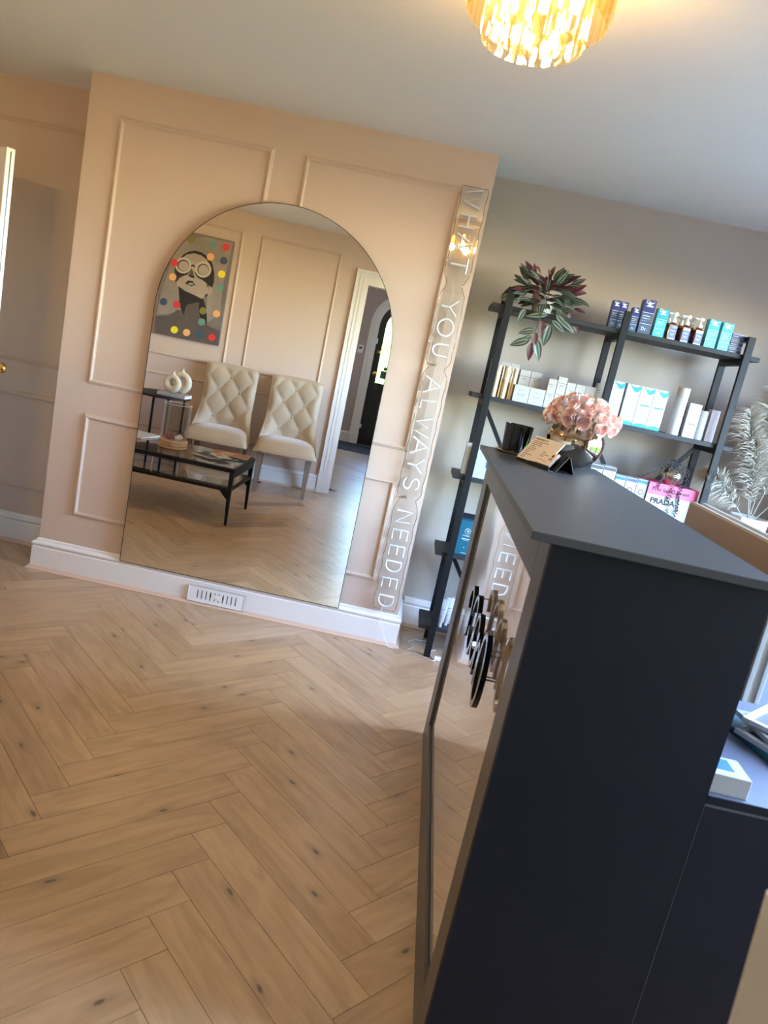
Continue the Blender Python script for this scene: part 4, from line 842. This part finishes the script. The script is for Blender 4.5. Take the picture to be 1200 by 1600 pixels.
# fourth shelf: teal carton
g = thing('teal_carton', 'deep teal carton with white round emblem on the fourth shelf', 'box', (2.245, -.02, BZ[3] + .0004)); b = MB(); b.box((-.062, 0, 0), (.056, .07, .182), bev=.001); b.build('carton_body', 'teal', g)
flat(g, 'emblem_print', [(circ(-.006, .128, .015), 0), (circ(-.006, .128, .0135), 1), ([(-.015, .134), (-.004, .124), (-.006, .118), (.001, .130)], 0), (rect(-.030, .016, .085, .088), 0), (rect(-.022, .006, .079, .080), 0), (rect(-.01, -.006, .038, .043), 0), (rect(-.02, .01, .01, .0115), 0)], ['whiteink', 'teal'])
text(g, 'brand_print', 'HYDERMA', 'whiteink', -.006, -.001, .103, width=.044, size=.01, ext=.0001)
g = thing('dark_carton', 'dark lidded flat carton behind the teal one on the fourth shelf', 'box', (2.25, .055, BZ[3] + .0004)); b = MB(); b.box((-.06, 0, 0), (.055, .05, .2), bev=.001); b.build('carton_body', 'navy', g)
# fifth shelf: tubes and a carton
def tubep(x, y, label, rz):
    g = thing('cream_tube', label, 'tube', (x, y, BZ[4] + .0004), rz, 'white cream tubes on the lowest shelf'); b = MB(); b.lathe([(0, 0), (.011, 0), (.0115, .026), (0, .026)], 16); b.build('tube_cap', 'w', g, smooth=40)
    b = MB(); n_ = 16; vs2 = []
    for z, rx, ry in ((.026, .013, .013), (.03, .017, .016), (.09, .020, .011), (.142, .0235, .0012), (.155, .0235, .0012)):
        for k2 in range(n_): a = 2 * PI * k2 / n_; vs2.append((rx * math.cos(a), ry * math.sin(a), z))
    b.add(vs2, [(i * n_ + k2, i * n_ + (k2 + 1) % n_, (i + 1) * n_ + (k2 + 1) % n_, (i + 1) * n_ + k2) for i in range(4) for k2 in range(n_)] + [tuple(4 * n_ + k2 for k2 in range(n_))]); b.build('tube_body', 'w', g, smooth=50)
    flat(g, 'label_print', [(rect(-.010, .010, .10, .103), 0), (rect(-.008, .008, .085, .086), 0), (rect(-.009, .009, .06, .061), 0)], ['greyink'], y=-.0165)
tubep(2.208, -.02, 'front white cream tube standing on its cap on the lowest shelf', 0); tubep(2.24, .025, 'rear white cream tube half behind the front one on lowest shelf', .2)
whitebox('plain white carton behind the cream tubes on lowest shelf', 2.245, 2.30, .145, y=.05, z=BZ[4], group=None)
# striped trailing plant on the top shelf
pl = thing('striped_plant', 'dark striped wandering plant with maroon leaves trailing from the top shelf', 'plant', (2.345, .04, BZ[0] + .0004))
b = MB(); b.lathe([(0, 0), (.045, 0), (.06, .085), (.055, .085), (.045, .07), (0, .07)], 24); b.build('pot', 'w2', pl, smooth=40)
def leafmesh(name, L, Wd, m, curl=.25):
    q = MB(); n_ = 8; vs2 = []; uv = []
    for i in range(n_ + 1):
        t_ = i / n_; hw = Wd / 2 * (math.sin(PI * min(1, t_ ** .8)) ** .8) if 0 < i < n_ else .0004
        for j in range(5): s_ = (j - 2) / 2; vs2.append((L * t_, s_ * hw, -curl * L * t_ * t_ + .18 * hw * abs(s_) * 1.2)); uv.append((t_, j / 4))
    fs2 = [(i * 5 + j, i * 5 + j + 1, (i + 1) * 5 + j + 1, (i + 1) * 5 + j) for i in range(n_) for j in range(4)]
    me = bpy.data.meshes.new(name); me.from_pydata(vs2, [], fs2); me.materials.append(M[m]); ul = me.uv_layers.new(name='UVMap')
    for lp in me.loops: ul.data[lp.index].uv = uv[lp.vertex_index]
    me.polygons.foreach_set('use_smooth', [True] * len(me.polygons)); return me
LM = [leafmesh('leaf', .085, .034, 'leaf'), leafmesh('leaf', .07, .030, 'leaf', .1), leafmesh('leaf', .075, .030, 'maroon', .3)]
rn = random.Random(21)
def putleaf(p, d, mi, s_=1.0, par=pl, nrm=None):
    o = bpy.data.objects.new('leaf', LM[mi]); COL.objects.link(o); o.parent = par; d = Vector(d).normalized()
    nz = Vector(nrm if nrm else (rn.uniform(-.3, .3), -.8, .55)); nz = (nz - d * nz.dot(d)).normalized(); yv = nz.cross(d)
    o.matrix_local = Matrix(((d.x * s_, yv.x * s_, nz.x * s_, p[0]), (d.y * s_, yv.y * s_, nz.y * s_, p[1]), (d.z * s_, yv.z * s_, nz.z * s_, p[2]), (0, 0, 0, 1)))
for i in range(118):
    a = rn.uniform(-PI, PI); el = rn.uniform(-.5, 1.25); rr = rn.uniform(.02, .125) * (1.15 if abs(math.cos(a)) > .5 else .8)
    p = (rr * math.cos(a) * 1.1 * math.cos(el * .7), rr * math.sin(a) * .7 * math.cos(el * .7) - .03, .075 + .105 * math.sin(max(el, -.6)) * rn.uniform(.6, 1.05))
    d = (math.cos(a) * math.cos(el) + rn.uniform(-.3, .3), min(math.sin(a) * math.cos(el), .15) - .1, math.sin(el) * .6 + rn.uniform(-.35, .3))
    putleaf(p, d, (0, 1, 0, 2, 0, 2)[i % 6], rn.uniform(.75, 1.12))
for p, d, mi, s_ in (((-.13, -.09, .03), (-1, -.2, -.1), 0, 1), ((-.09, -.10, .0), (-.3, -.3, -1), 1, 1.1), ((.06, -.11, -.0), (.8, -.2, -.6), 0, 1.2), ((.08, -.11, -.02), (.6, -.2, -.3), 0, 1.1), ((.02, -.11, -.01), (-.9, -.2, -.2), 0, 1.15), ((.04, -.12, -.05), (-.05, -.1, -1), 0, 1.25), ((.045, -.12, -.03), (.8, -.2, -.5), 1, 1.2), ((.0, -.12, -.06), (.3, -.2, -.9), 2, .9), ((-.01, -.12, -.04), (.6, -.1, -.8), 2, 1),
                     ((-.02, -.12, -.09), (-1, -.1, -.35), 0, .95), ((-.035, -.12, -.14), (-1, -.1, -.45), 0, 1.15), ((-.03, -.12, -.12), (-.9, -.1, -.8), 0, .9), ((-.01, -.12, -.13), (.45, -.1, -1), 0, 1.25), ((-.025, -.12, -.15), (.1, -.1, -1), 2, 1.15), ((-.015, -.12, -.10), (.1, -.3, -1), 2, .9), ((.13, -.02, .04), (.6, -.1, -1), 2, 1.2), ((.15, -.02, .01), (.5, -.1, -.6), 2, 1.1), ((.12, -.04, .12), (1, -.1, .3), 2, 1.), ((.05, -.03, .15), (.8, -.1, .6), 0, 1.1)):
    putleaf(p, d, mi, s_, nrm=(0, -1, .2))
b = MB(); b.tube([(0, 0, .07), (.01, -.06, .11), (.0, -.115, .04), (-.015, -.12, -.05), (-.025, -.12, -.15)], .002, 6); b.tube([(0, 0, .07), (-.08, -.06, .1), (-.12, -.09, .04)], .002, 6); b.tube([(0, 0, .07), (.09, -.06, .1), (.09, -.10, .0)], .002, 6); b.build('stems', 'stem', pl, smooth=60)
# pampas vase
pd = thing('plinth', 'dark plinth under the pampas vase in the right corner', 'plinth', (3.66, .1, 0)); b = MB(); b.box((-.14, -.14, 0), (.14, .14, .76), bev=.004); b.build('plinth_body', 'navy', pd)
pv = thing('pampas_vase', 'white faceted vase holding pampas plumes right of the shelves', 'vase', (3.66, .1, .7605)); b = MB(); b.lathe([(0, 0), (.07, 0), (.098, .28), (.100, .31), (.094, .31), (.09, .27), (0, .25)], 8); b.build('vase_body', 'plastic', pv)
pg = thing('pampas_grass', 'bunch of fluffy off-white pampas plumes in the faceted vase', 'dried plant', (3.66, .1, 1.02))
def plume(tip, bend, n_=720, wd=.11, seed=1, start=.22):
    rn = random.Random(seed); b = MB(); tip = Vector(tip); bend = Vector(bend); P = lambda t: bend * (4 * t * (1 - t)) * .5 + tip * t
    b.tube([P(i / 10) for i in range(11)], [.003 - .0022 * i / 10 for i in range(11)], 5)
    for i in range(n_):
        t_ = start + (1 - start) * (i / n_) ** .9; p = P(t_); tg = (P(min(1, t_ + .02)) - P(t_ - .02)).normalized(); a = rn.uniform(0, 2 * PI); u = tg.orthogonal().normalized(); v2 = tg.cross(u); out = (u * math.cos(a) + v2 * math.sin(a)); k2 = (t_ - start) / (1 - start); L = wd * (math.sin(PI * min(1, .12 + k2 * .88)) ** .6 + .12) * rn.uniform(.6, 1.1)
        d = (out * .75 + tg * .75).normalized(); q1 = p + d * L * .5; q2 = p + d * L * .85 + Vector((0, 0, -.12 * L)); q3 = p + d * L * 1.08 + out * L * .1 + Vector((0, 0, -.32 * L)); sd = d.cross(Vector((rn.uniform(-1, 1), rn.uniform(-1, 1), .3))).normalized() * .0013
        b.add([p - sd, p + sd, q1 + sd * 1.6, q1 - sd * 1.6, q2 + sd, q2 - sd, q3], [(0, 1, 2, 3), (3, 2, 4, 5), (5, 4, 6)])
    b.build('plume', 'pampas', pg)
plume((-.10, -.06, .72), (.04, 0, .1), 900, .14, 1); plume((-.21, -.10, .58), (-.02, -.03, .12), 800, .13, 2); plume((-.33, -.12, .24), (-.06, -.03, .10), 640, .10, 3); plume((.05, -.05, .64), (.05, 0, .1), 760, .13, 4); plume((.14, -.04, .30), (.06, 0, .06), 500, .09, 5, .3); plume((-.15, -.14, .44), (-.02, -.04, .1), 700, .12, 6)
# ------------------------------------------------------------------ tufted chairs
def chair(label, loc, rz):
    c = thing('tufted_chair', label, 'chair', loc, rz, 'tufted cream chairs'); SZ = .46
    # local: front = +y, origin on the floor at centre
    b = MB(); n_ = 20; m_ = 18; vs2 = []; fs2 = []
    for i in range(n_ + 1):
        for j in range(m_ + 1):
            u = i / n_ * 2 - 1; v_ = j / m_ * 2 - 1
            hw = .300 - .045 * (1 - (v_ + 1) / 2) ** 1.2; x = u * hw; y = v_ * .245; y += .045 * (1 - u * u) * max(0, v_) ** 3 * .5
            ed = (1 - abs(u) ** 5) * (1 - abs(v_) ** 5); z = .395 + .115 * (max(ed, 0) ** .35) + .012 * (1 - u * u) * (1 - v_ * v_)
            vs2.append((x, y, z))
    fs2 = [(i * (m_ + 1) + j, (i + 1) * (m_ + 1) + j, (i + 1) * (m_ + 1) + j + 1, i * (m_ + 1) + j + 1) for i in range(n_) for j in range(m_)]
    per = [i * (m_ + 1) for i in range(n_ + 1)] + [n_ * (m_ + 1) + j for j in range(1, m_ + 1)] + [i * (m_ + 1) + m_ for i in range(n_ - 1, -1, -1)] + [j for j in range(m_ - 1, 0, -1)]
    b.add(vs2 + [Vector((vs2[k2][0], vs2[k2][1], .385)) for k2 in per], fs2 + [(per[q], per[(q + 1) % len(per)], len(vs2) + (q + 1) % len(per), len(vs2) + q) for q in range(len(per))] + [tuple(len(vs2) + q for q in range(len(per)))])
    b.build('seat', 'velvet', c, smooth=60)
    # back
    def hw(t): return .245 + .055 * max(0, 1 - t / .45) ** 1.6 + .008 * t
    def yb(t, u): return -.205 - .020 * t - .030 * t * t + (.20 * max(0, 1 - t / .55) ** 1.5 + .035) * abs(u) ** 2.6
    NU, NV = 44, 60; vs2 = []
    def pt(i, j, back):
        u = i / NU * 2 - 1; t = j / NV; z = .40 + .70 * t - .014 * (u * u) * t; x = u * hw(t); y = yb(t, u)
        if not back:
            fx = u * 2.4; fz = (t - .08) * 5.4; a, b_ = fx + fz, fx - fz; h = (abs(math.sin(PI * a / 2)) * abs(math.sin(PI * b_ / 2)) + 1e-4)
            msk = min(1, (1 - abs(u)) * 5) * min(1, (1 - t) * 9) * min(1, max(0, t - .12) * 7)
            puff = .045 + (.024 * (h ** .45) - .012) * msk + .006
            ed = (1 - abs(u) ** 8) * (1 - (max(0, t - .9) / .1) ** 4 * .55); return (x, y + puff * max(.15, ed), z)
        return (x * .995, y - .030 * max(.0, 1 - abs(u) ** 6), z)
    for back in (0, 1):
        for i in range(NU + 1):
            for j in range(NV + 1): vs2.append(pt(i, j, back))
    S1 = (NU + 1) * (NV + 1); K = lambda i, j: i * (NV + 1) + j; fs2 = []
    for i in range(NU):
        for j in range(NV): fs2 += [(K(i, j), K(i + 1, j), K(i + 1, j + 1), K(i, j + 1)), (S1 + K(i, j), S1 + K(i, j + 1), S1 + K(i + 1, j + 1), S1 + K(i + 1, j))]
    for i in range(NU): fs2 += [(K(i, NV), K(i + 1, NV), S1 + K(i + 1, NV), S1 + K(i, NV)), (K(i, 0), S1 + K(i, 0), S1 + K(i + 1, 0), K(i + 1, 0))]
    for j in range(NV): fs2 += [(K(0, j), K(0, j + 1), S1 + K(0, j + 1), S1 + K(0, j)), (K(NU, j), S1 + K(NU, j), S1 + K(NU, j + 1), K(NU, j + 1))]
    b = MB(); b.add(vs2, fs2); bk = b.build('backrest', 'velvet', c, smooth=75)
    # buttons where the tufting folds cross: fx+fz and fx-fz both even integers
    for A_ in range(-4, 10, 2):
        for B_ in range(-8, 6, 2):
            fx, fz = (A_ + B_) / 2, (A_ - B_) / 2; u = fx / 2.4; t = fz / 5.4 + .08
            if abs(u) < .8 and .16 < t < .93:
                x = u * hw(t); y = yb(t, u) + .046; z = .40 + .70 * t; q = MB(); q.lathe([(0, .010), (.006, .008), (.010, .002), (.009, -.006), (0, -.006)], 10, 0, Matrix.Translation((x, y, z)) @ Matrix.Rotation(-PI / 2, 4, 'X')); q.build('button', 'velvet', bk, smooth=60)
    b = MB()
    for k2 in range(38): x = -.285 + .57 * k2 / 37; yy = .245 + .0225 * (1 - (x / .3) ** 2) + .002; b.lathe([(0, .003), (.003, .0022), (.0045, 0), (0, 0)], 6, 0, Matrix.Translation((x, yy, .393)) @ Matrix.Rotation(-PI / 2, 4, 'X'))
    for s2 in (-1, 1):
        for k2 in range(26):
            y = -.2 + .43 * k2 / 25; v_ = y / .245; x = (.300 - .045 * (1 - (v_ + 1) / 2) ** 1.2); b.lathe([(0, .003), (.003, .0022), (.0045, 0), (0, 0)], 6, 0, Matrix.Translation((s2 * x, y, .393)) @ Matrix.Rotation(s2 * PI / 2, 4, 'Y'))
    b.build('nailhead_trim', 'nail', c)
    for sx in (-1, 1):
        for sy in (-1, 1):
            b = MB(); T_ = (sx * .235, sy * .20 if sy > 0 else -.19); B_ = (sx * (.232), .215 if sy > 0 else -.245); w0, w1 = .024, .014; vs3 = []
            for (px, py), ww, z in ((T_, w0, .388), ((T_[0] * .99, T_[1]), w0 * .97, .30), (B_, w1, .012), (B_, w1 * .9, 0)):
                vs3 += [(px - ww, py - ww, z), (px + ww, py - ww, z), (px + ww, py + ww, z), (px - ww, py + ww, z)]
            b.add(vs3, [(i * 4 + k2, i * 4 + (k2 + 1) % 4, (i + 1) * 4 + (k2 + 1) % 4, (i + 1) * 4 + k2) for i in range(3) for k2 in range(4)] + [(0, 1, 2, 3), (15, 14, 13, 12)]); b.build('leg', 'leg', c)
    return c
c1 = chair('tufted cream chair nearer the side table, seen in the mirror', (.055, -3.185, 0), math.radians(-6))
dup(c1, (.688, -3.295, 0), math.radians(-9), 'tufted cream chair nearer the doorway, seen in the mirror')
dup(c1, (2.449, -3.385, 0), math.radians(170), 'cream upholstered chair close to the camera at the bottom right corner')
# ------------------------------------------------------------------ coffee table
tb = thing('coffee_table', 'black metal coffee table with two glass tiers, seen in mirror', 'table', (0, 0, 0)); X0, X1, Y0_, Y1_ = -.56, .615, -2.32, -1.655; TZ2 = .44
b = MB()
for a, c in (((X0, Y1_ - .022, TZ2 - .03), (X1, Y1_, TZ2)), ((X0, Y0_, TZ2 - .03), (X1, Y0_ + .022, TZ2)), ((X0, Y0_ + .022, TZ2 - .03), (X0 + .022, Y1_ - .022, TZ2)), ((X1 - .022, Y0_ + .022, TZ2 - .03), (X1, Y1_ - .022, TZ2))): b.box(a, c, bev=.001)
b.box((X1 - .018, Y0_ + .03, TZ2 - .075), (X1 - .006, Y1_ - .03, TZ2 - .03)); b.box((X0 + .006, Y0_ + .03, TZ2 - .075), (X0 + .018, Y1_ - .03, TZ2 - .03)); b.build('top_frame', 'black', tb)
b = MB()
for a, c in (((X0 + .02, Y1_ - .026, .262), (X1 - .02, Y1_ - .006, .285)), ((X0 + .02, Y0_ + .006, .262), (X1 - .02, Y0_ + .026, .285)), ((X0 + .01, Y0_ + .026, .262), (X0 + .03, Y1_ - .026, .285)), ((X1 - .03, Y0_ + .026, .262), (X1 - .01, Y1_ - .026, .285))): b.box(a, c, bev=.001)
b.build('lower_frame', 'black', tb)
b = MB(); b.box((X0 + .01, Y0_ + .01, TZ2 + .0003), (X1 - .01, Y1_ - .01, TZ2 + .006), bev=.001); b.build('glass_top', 'smokeglass', tb)
b = MB(); b.box((X0 + .03, Y0_ + .026, .277), (X1 - .03, Y1_ - .026, .283)); b.build('glass_shelf', 'smokeglass', tb)
for lx, sx in ((X0 + .02, -1), (X1 - .02, 1)):
    for ly, sy in ((Y0_ + .02, -1), (Y1_ - .02, 1)):
        b = MB(); vs3 = []
        for z, ww, dx in ((TZ2 - .03, .016, 0), (.27, .015, 0), (0, .009, .010)): vs3 += [(lx + sx * dx - ww, ly - ww, z), (lx + sx * dx + ww, ly - ww, z), (lx + sx * dx + ww, ly + ww, z), (lx + sx * dx - ww, ly + ww, z)]
        b.add(vs3, [(i * 4 + k2, i * 4 + (k2 + 1) % 4, (i + 1) * 4 + (k2 + 1) % 4, (i + 1) * 4 + k2) for i in range(2) for k2 in range(4)] + [(0, 1, 2, 3), (11, 10, 9, 8)])
        b.prism([(lx - sx * .012, .262), (lx - sx * .075, .262), (lx - sx * .02, .205), (lx - sx * .012, .205)], ly - .008, ly + .008); b.build('leg', 'black', tb)
for x, y in ((-.02, Y0_ + .03), (-.02, Y1_ - .03)): b = MB(); b.tube([(x, y, .285), (x, y, TZ2 - .03)], .006, 10); b.build('tier_post', 'chrome', tb)
TT = TZ2 + .0063
hg = thing('glass_hurricane', 'glass cylinder of dried flowers on a ringed wood base, on coffee table', 'hurricane vase', (.018, -1.985, TT))
b = MB(); b.lathe([(0, 0), (.104, 0), (.112, .006), (.112, .020), (.105, .023), (.112, .027), (.112, .040), (.105, .043), (.110, .047), (.110, .062), (.104, .066), (0, .066)], 36); b.build('wood_base', 'wood', hg, smooth=30)
b = MB(); b.lathe([(.104, .066), (.104, .345), (.101, .345), (.101, .068)], 40); b.build('glass_cylinder', 'glass', hg, smooth=40)
b = MB(); b.tube([(.1025 * math.cos(2 * PI * i / 40), .1025 * math.sin(2 * PI * i / 40), .3455) for i in range(40)], .0016, 6, closed=True); b.build('glass_rim', 'plastic', hg, smooth=60)
rn = random.Random(2)
for i in range(9):
    a = i * 2.4; r0 = .058 if i else 0; q = MB(); cx, cy = r0 * math.cos(a), r0 * math.sin(a); R0 = rn.uniform(.022, .034)
    for k2 in range(10):
        aa = k2 * 2.39996; el = .2 + k2 * .13; d = Vector((math.cos(aa) * math.cos(el), math.sin(aa) * math.cos(el), math.sin(el))); n2 = d.orthogonal().normalized(); n3 = d.cross(n2); p = Vector((cx, cy, .0665 + R0 * .7))
        q.add([p + d * R0 * .3 - n2 * R0 * .35, p + d * R0 * .3 + n2 * R0 * .35, p + d * R0 + n3 * R0 * .25, p + d * R0 * .75 - n3 * R0 * .3], [(0, 1, 2), (0, 3, 1), (0, 2, 3), (1, 3, 2)])
    q.lathe([(0, -R0 * .7), (R0 * .55, -R0 * .4), (R0 * .6, 0), (R0 * .3, R0 * .5), (0, R0 * .6)], 8, 0, Matrix.Translation((cx, cy, .0665 + R0 * .7))); q.build('dried_flower', ['shellbr', 'shellred', 'paper'][(0, 1, 0, 2, 0, 1, 1, 0, 2)[i]], hg)
mg = [(.36, -1.95, .15, 'w', 'white leaflet lying under the others on the coffee table'), (.40, -2.02, -.35, 'pdark', 'dark leaflet across the white one on the coffee table'), (.33, -1.90, .5, 'greyink', 'grey leaflet at the near edge of the pile on the coffee table'), (.46, -2.12, -.12, 'shellbr', 'large brown-covered magazine at the back of the coffee table pile'), (.42, -1.93, .8, 'w2', 'small pale leaflet on top of the coffee table pile')]
for i, (x, y, rz, m, lb) in enumerate(mg):
    g = thing('magazine', lb, 'magazine', (x, y, TT + .0052 * i + .0002), rz, 'reading on the coffee table'); s_ = (.10, .13, .10, .14, .08)[i]; b = MB(); b.box((-s_, -s_ * .7, 0), (s_, s_ * .7, .0045), bev=.0005); b.build('pages', 'paper', g); b = MB(); b.box((-s_ + .001, -s_ * .7 + .001, .0045), (s_ - .001, s_ * .7 - .001, .0050)); b.build('cover', m, g)
    b = MB(); b.box((-s_ * .6, -s_ * .3, .0050), (s_ * .1, s_ * .35, .00512)); b.build('cover_print', ['pdark', 'pface', 'pdark', 'pface', 'shellred'][i], g)
g = thing('magazine', 'white magazine lying alone at the left end of the coffee table', 'magazine', (-.33, -2.2, TT + .0002), .2, 'reading on the coffee table'); b = MB(); b.box((-.1, -.14, 0), (.1, .14, .012), bev=.001); b.build('pages', 'paper', g); b = MB(); b.box((-.099, -.139, .012), (.099, .139, .0128)); b.build('cover', 'w', g)
# side table with ring vases
st = thing('side_table', 'round black metal side table behind the coffee table, seen in mirror', 'side table', (-.52, -3.10, 0)); b = MB(); b.lathe([(0, .700), (.262, .700), (.27, .704), (.27, .716), (.262, .72), (0, .72)], 48); b.build('table_top', 'black', st, smooth=40)
for i in range(4): a = PI / 4 + PI / 2 * i + .15; b = MB(); b.box((.225 * math.cos(a) - .009, .225 * math.sin(a) - .009, 0), (.225 * math.cos(a) + .009, .225 * math.sin(a) + .009, .70), bev=.001); b.build('leg', 'black', st)
b = MB(); b.tube([(.225 * math.cos(2 * PI * i / 32), .225 * math.sin(2 * PI * i / 32), .02) for i in range(32)], .008, 6, closed=True); b.build('base_ring', 'black', st, smooth=60)
bk = thing('book', 'white book lying on the round side table under the ring vases', 'book', (-.385, -3.05, .7205), .05)
b = MB(); b.box((-.125, -.09, 0), (.135, .09, .028), bev=.001); b.build('pages', 'paper', bk); b = MB(); b.box((-.127, -.092, .028), (.137, .092, .031)); b.box((-.127, .0905, 0), (.137, .0925, .031)); b.build('cover', 'w', bk)
def ringvase(x, y, R0, r0, label):
    g = thing('ring_vase', label, 'vase', (x, y, .752), .1, 'cream ring vases'); b = MB(); n1, n2 = 40, 20; vs3 = []; c0 = R0
    for i in range(n1):
        a = 2 * PI * i / n1; th = r0 * (1 + .12 * math.cos(a - PI / 2 - PI))
        for j in range(n2): q = 2 * PI * j / n2; rad = R0 - r0 + th * math.cos(q); vs3.append((rad * math.cos(a), th * 1.0 * math.sin(q), c0 + rad * math.sin(a)))
    b.add(vs3, [(i * n2 + j, i * n2 + (j + 1) % n2, ((i + 1) % n1) * n2 + (j + 1) % n2, ((i + 1) % n1) * n2 + j) for i in range(n1) for j in range(n2)]); mz = min(v[2] for v in vs3); b.v = [Vector((v.x, v.y, v.z - mz)) for v in b.v]; b.build('ring_body', 'cream', g, smooth=80)
    b = MB(); b.lathe([(.022, 0), (.012, .012), (.009, .022), (.013, .030), (.015, .034), (.009, .034), (.006, .02)], 20, c=(0, 0, 2 * R0 - mz - r0 * .05 - .006)); b.build('neck', 'cream', g, smooth=60)
ringvase(-.40, -3.005, .085, .030, 'smaller cream ring-shaped vase in front, on the side table'); ringvase(-.345, -3.085, .102, .034, 'larger cream ring-shaped vase behind, on the side table')
# ------------------------------------------------------------------ painting
pn = thing('painting', 'pop portrait canvas of a woman in round goggles with coloured dots', 'painting', (0, FY, 0)); pn.rotation_euler = (0, 0, FA)
PX0, PX1, PZ0, PZ1 = ls(-.785), ls(-.166), 1.24, 2.215
b = MB(); b.box((PX0, .014, PZ0), (PX1, .044, PZ1), bev=.002); b.build('canvas', 'pbg', pn)
TLp = Vector((343, 20)); U_ = Vector((757, 165)); V_ = Vector((-195, 1205)); det = U_.x * V_.y - U_.y * V_.x
def pm(q):
    d = Vector(q) - TLp; u = (d.x * V_.y - d.y * V_.x) / det; v_ = (U_.x * d.y - U_.y * d.x) / det; u = min(.998, max(.002, u)); v_ = min(.998, max(.002, v_)); return (PX0 + u * (PX1 - PX0), PZ1 - v_ * (PZ1 - PZ0))
def layer(name, polys, m, lv, parent=pn):
    b = MB()
    for q in polys: b.prism([pm(a) for a in q], .044 + .0003 * lv, .0443 + .0003 * lv)
    return b.build(name, m, parent)
el = lambda cx, cy, rx, ry, n_=28: [(cx + rx * math.cos(2 * PI * i / n_), cy + ry * math.sin(2 * PI * i / n_)) for i in range(n_)]
layer('painted_backdrop', [[(430, 200), (760, 130), (1080, 200), (960, 700), (930, 1000), (760, 1130), (780, 800), (740, 830), (400, 1000), (200, 1020), (240, 820), (330, 560)]], 'plight', 0)
bpy.data.objects['painted_backdrop'].data.materials[0] = mat('canvas_pale_wash', S(138, 127, 116), .7, var=.35, vs=6)
layer('painted_hair', [[(485, 370), (520, 330), (580, 298), (650, 285), (720, 305), (790, 350), (845, 430), (866, 540), (860, 640), (842, 700), (800, 780), (760, 820), (500, 420)]], 'pdark', 1)
layer('painted_neck', [[(462, 740), (460, 900), (495, 1010), (600, 1150), (720, 1150), (775, 1120), (770, 960), (740, 850), (715, 800)]], 'pdark', 1)
layer('painted_shoulders', [[(185, 1035), (340, 1025), (440, 960), (500, 990), (505, 1040), (540, 900), (600, 870), (690, 880), (680, 980), (700, 1060), (765, 1135), (925, 1215), (905, 1385), (170, 1240)]], 'pshade', 2)
layer('painted_face', [[(505, 368), (560, 330), (640, 318), (720, 340), (780, 385), (815, 440), (830, 540), (828, 640), (812, 720), (770, 780), (715, 835), (640, 800), (560, 760), (500, 745), (455, 700), (425, 640), (420, 540), (450, 430)]], 'pface', 3)
layer('painted_shadow', [[(425, 520), (440, 640), (470, 600), (540, 560), (570, 520), (480, 470)], [(650, 560), (700, 600), (790, 600), (775, 700), (825, 640), (830, 500), (760, 520)], [(600, 480), (565, 575), (640, 600), (625, 520)]], 'pshade', 4)
layer('painted_shadow', [[(415, 480), (425, 660), (450, 600), (500, 575), (560, 560), (600, 490)], [(640, 530), (672, 590), (735, 625), (780, 660), (800, 740), (840, 660), (852, 520), (820, 470)], [(568, 575), (600, 590), (640, 602), (635, 575), (600, 560)], [(455, 690), (530, 745), (640, 795), (715, 835), (690, 870), (560, 900), (500, 950), (465, 880)]], 'pdark', 5)
layer('painted_ear', [el(806, 742, 34, 56)], 'pface', 5)
layer('painted_lips', [[(528, 658), (570, 622), (595, 632), (612, 625), (648, 675), (600, 692)]], 'pdark', 6); layer('painted_lips', [el(598, 664, 32, 12)], 'pface', 7)
layer('goggle_rim', [el(515, 455, 92, 90), el(740, 500, 92, 92)], 'plight', 7); layer('goggle_lens', [el(515, 455, 68, 68), el(740, 500, 68, 68)], 'pshade', 8); layer('goggle_lens', [el(520, 462, 58, 56), el(744, 506, 58, 58)], 'pface', 9)
layer('goggle_bridge', [[(603, 455), (625, 440), (650, 465), (650, 482), (625, 462), (603, 475)]], 'pdark', 9)
for m_, lst in (('oli', ((612, 163), (730, 975))), ('sea', ((852, 220), (930, 705), (713, 1105))), ('red', ((1002, 248), (415, 425), (432, 903), (828, 1287))), ('ora', ((825, 357), (393, 585), (887, 1010), (537, 1228))), ('nav', ((975, 400), (282, 868), (686, 1252))), ('yel', ((950, 553), (397, 1195)))):
    for x, y in lst: layer('painted_dot', [el(x, y, 42, 42)], m_, 10)
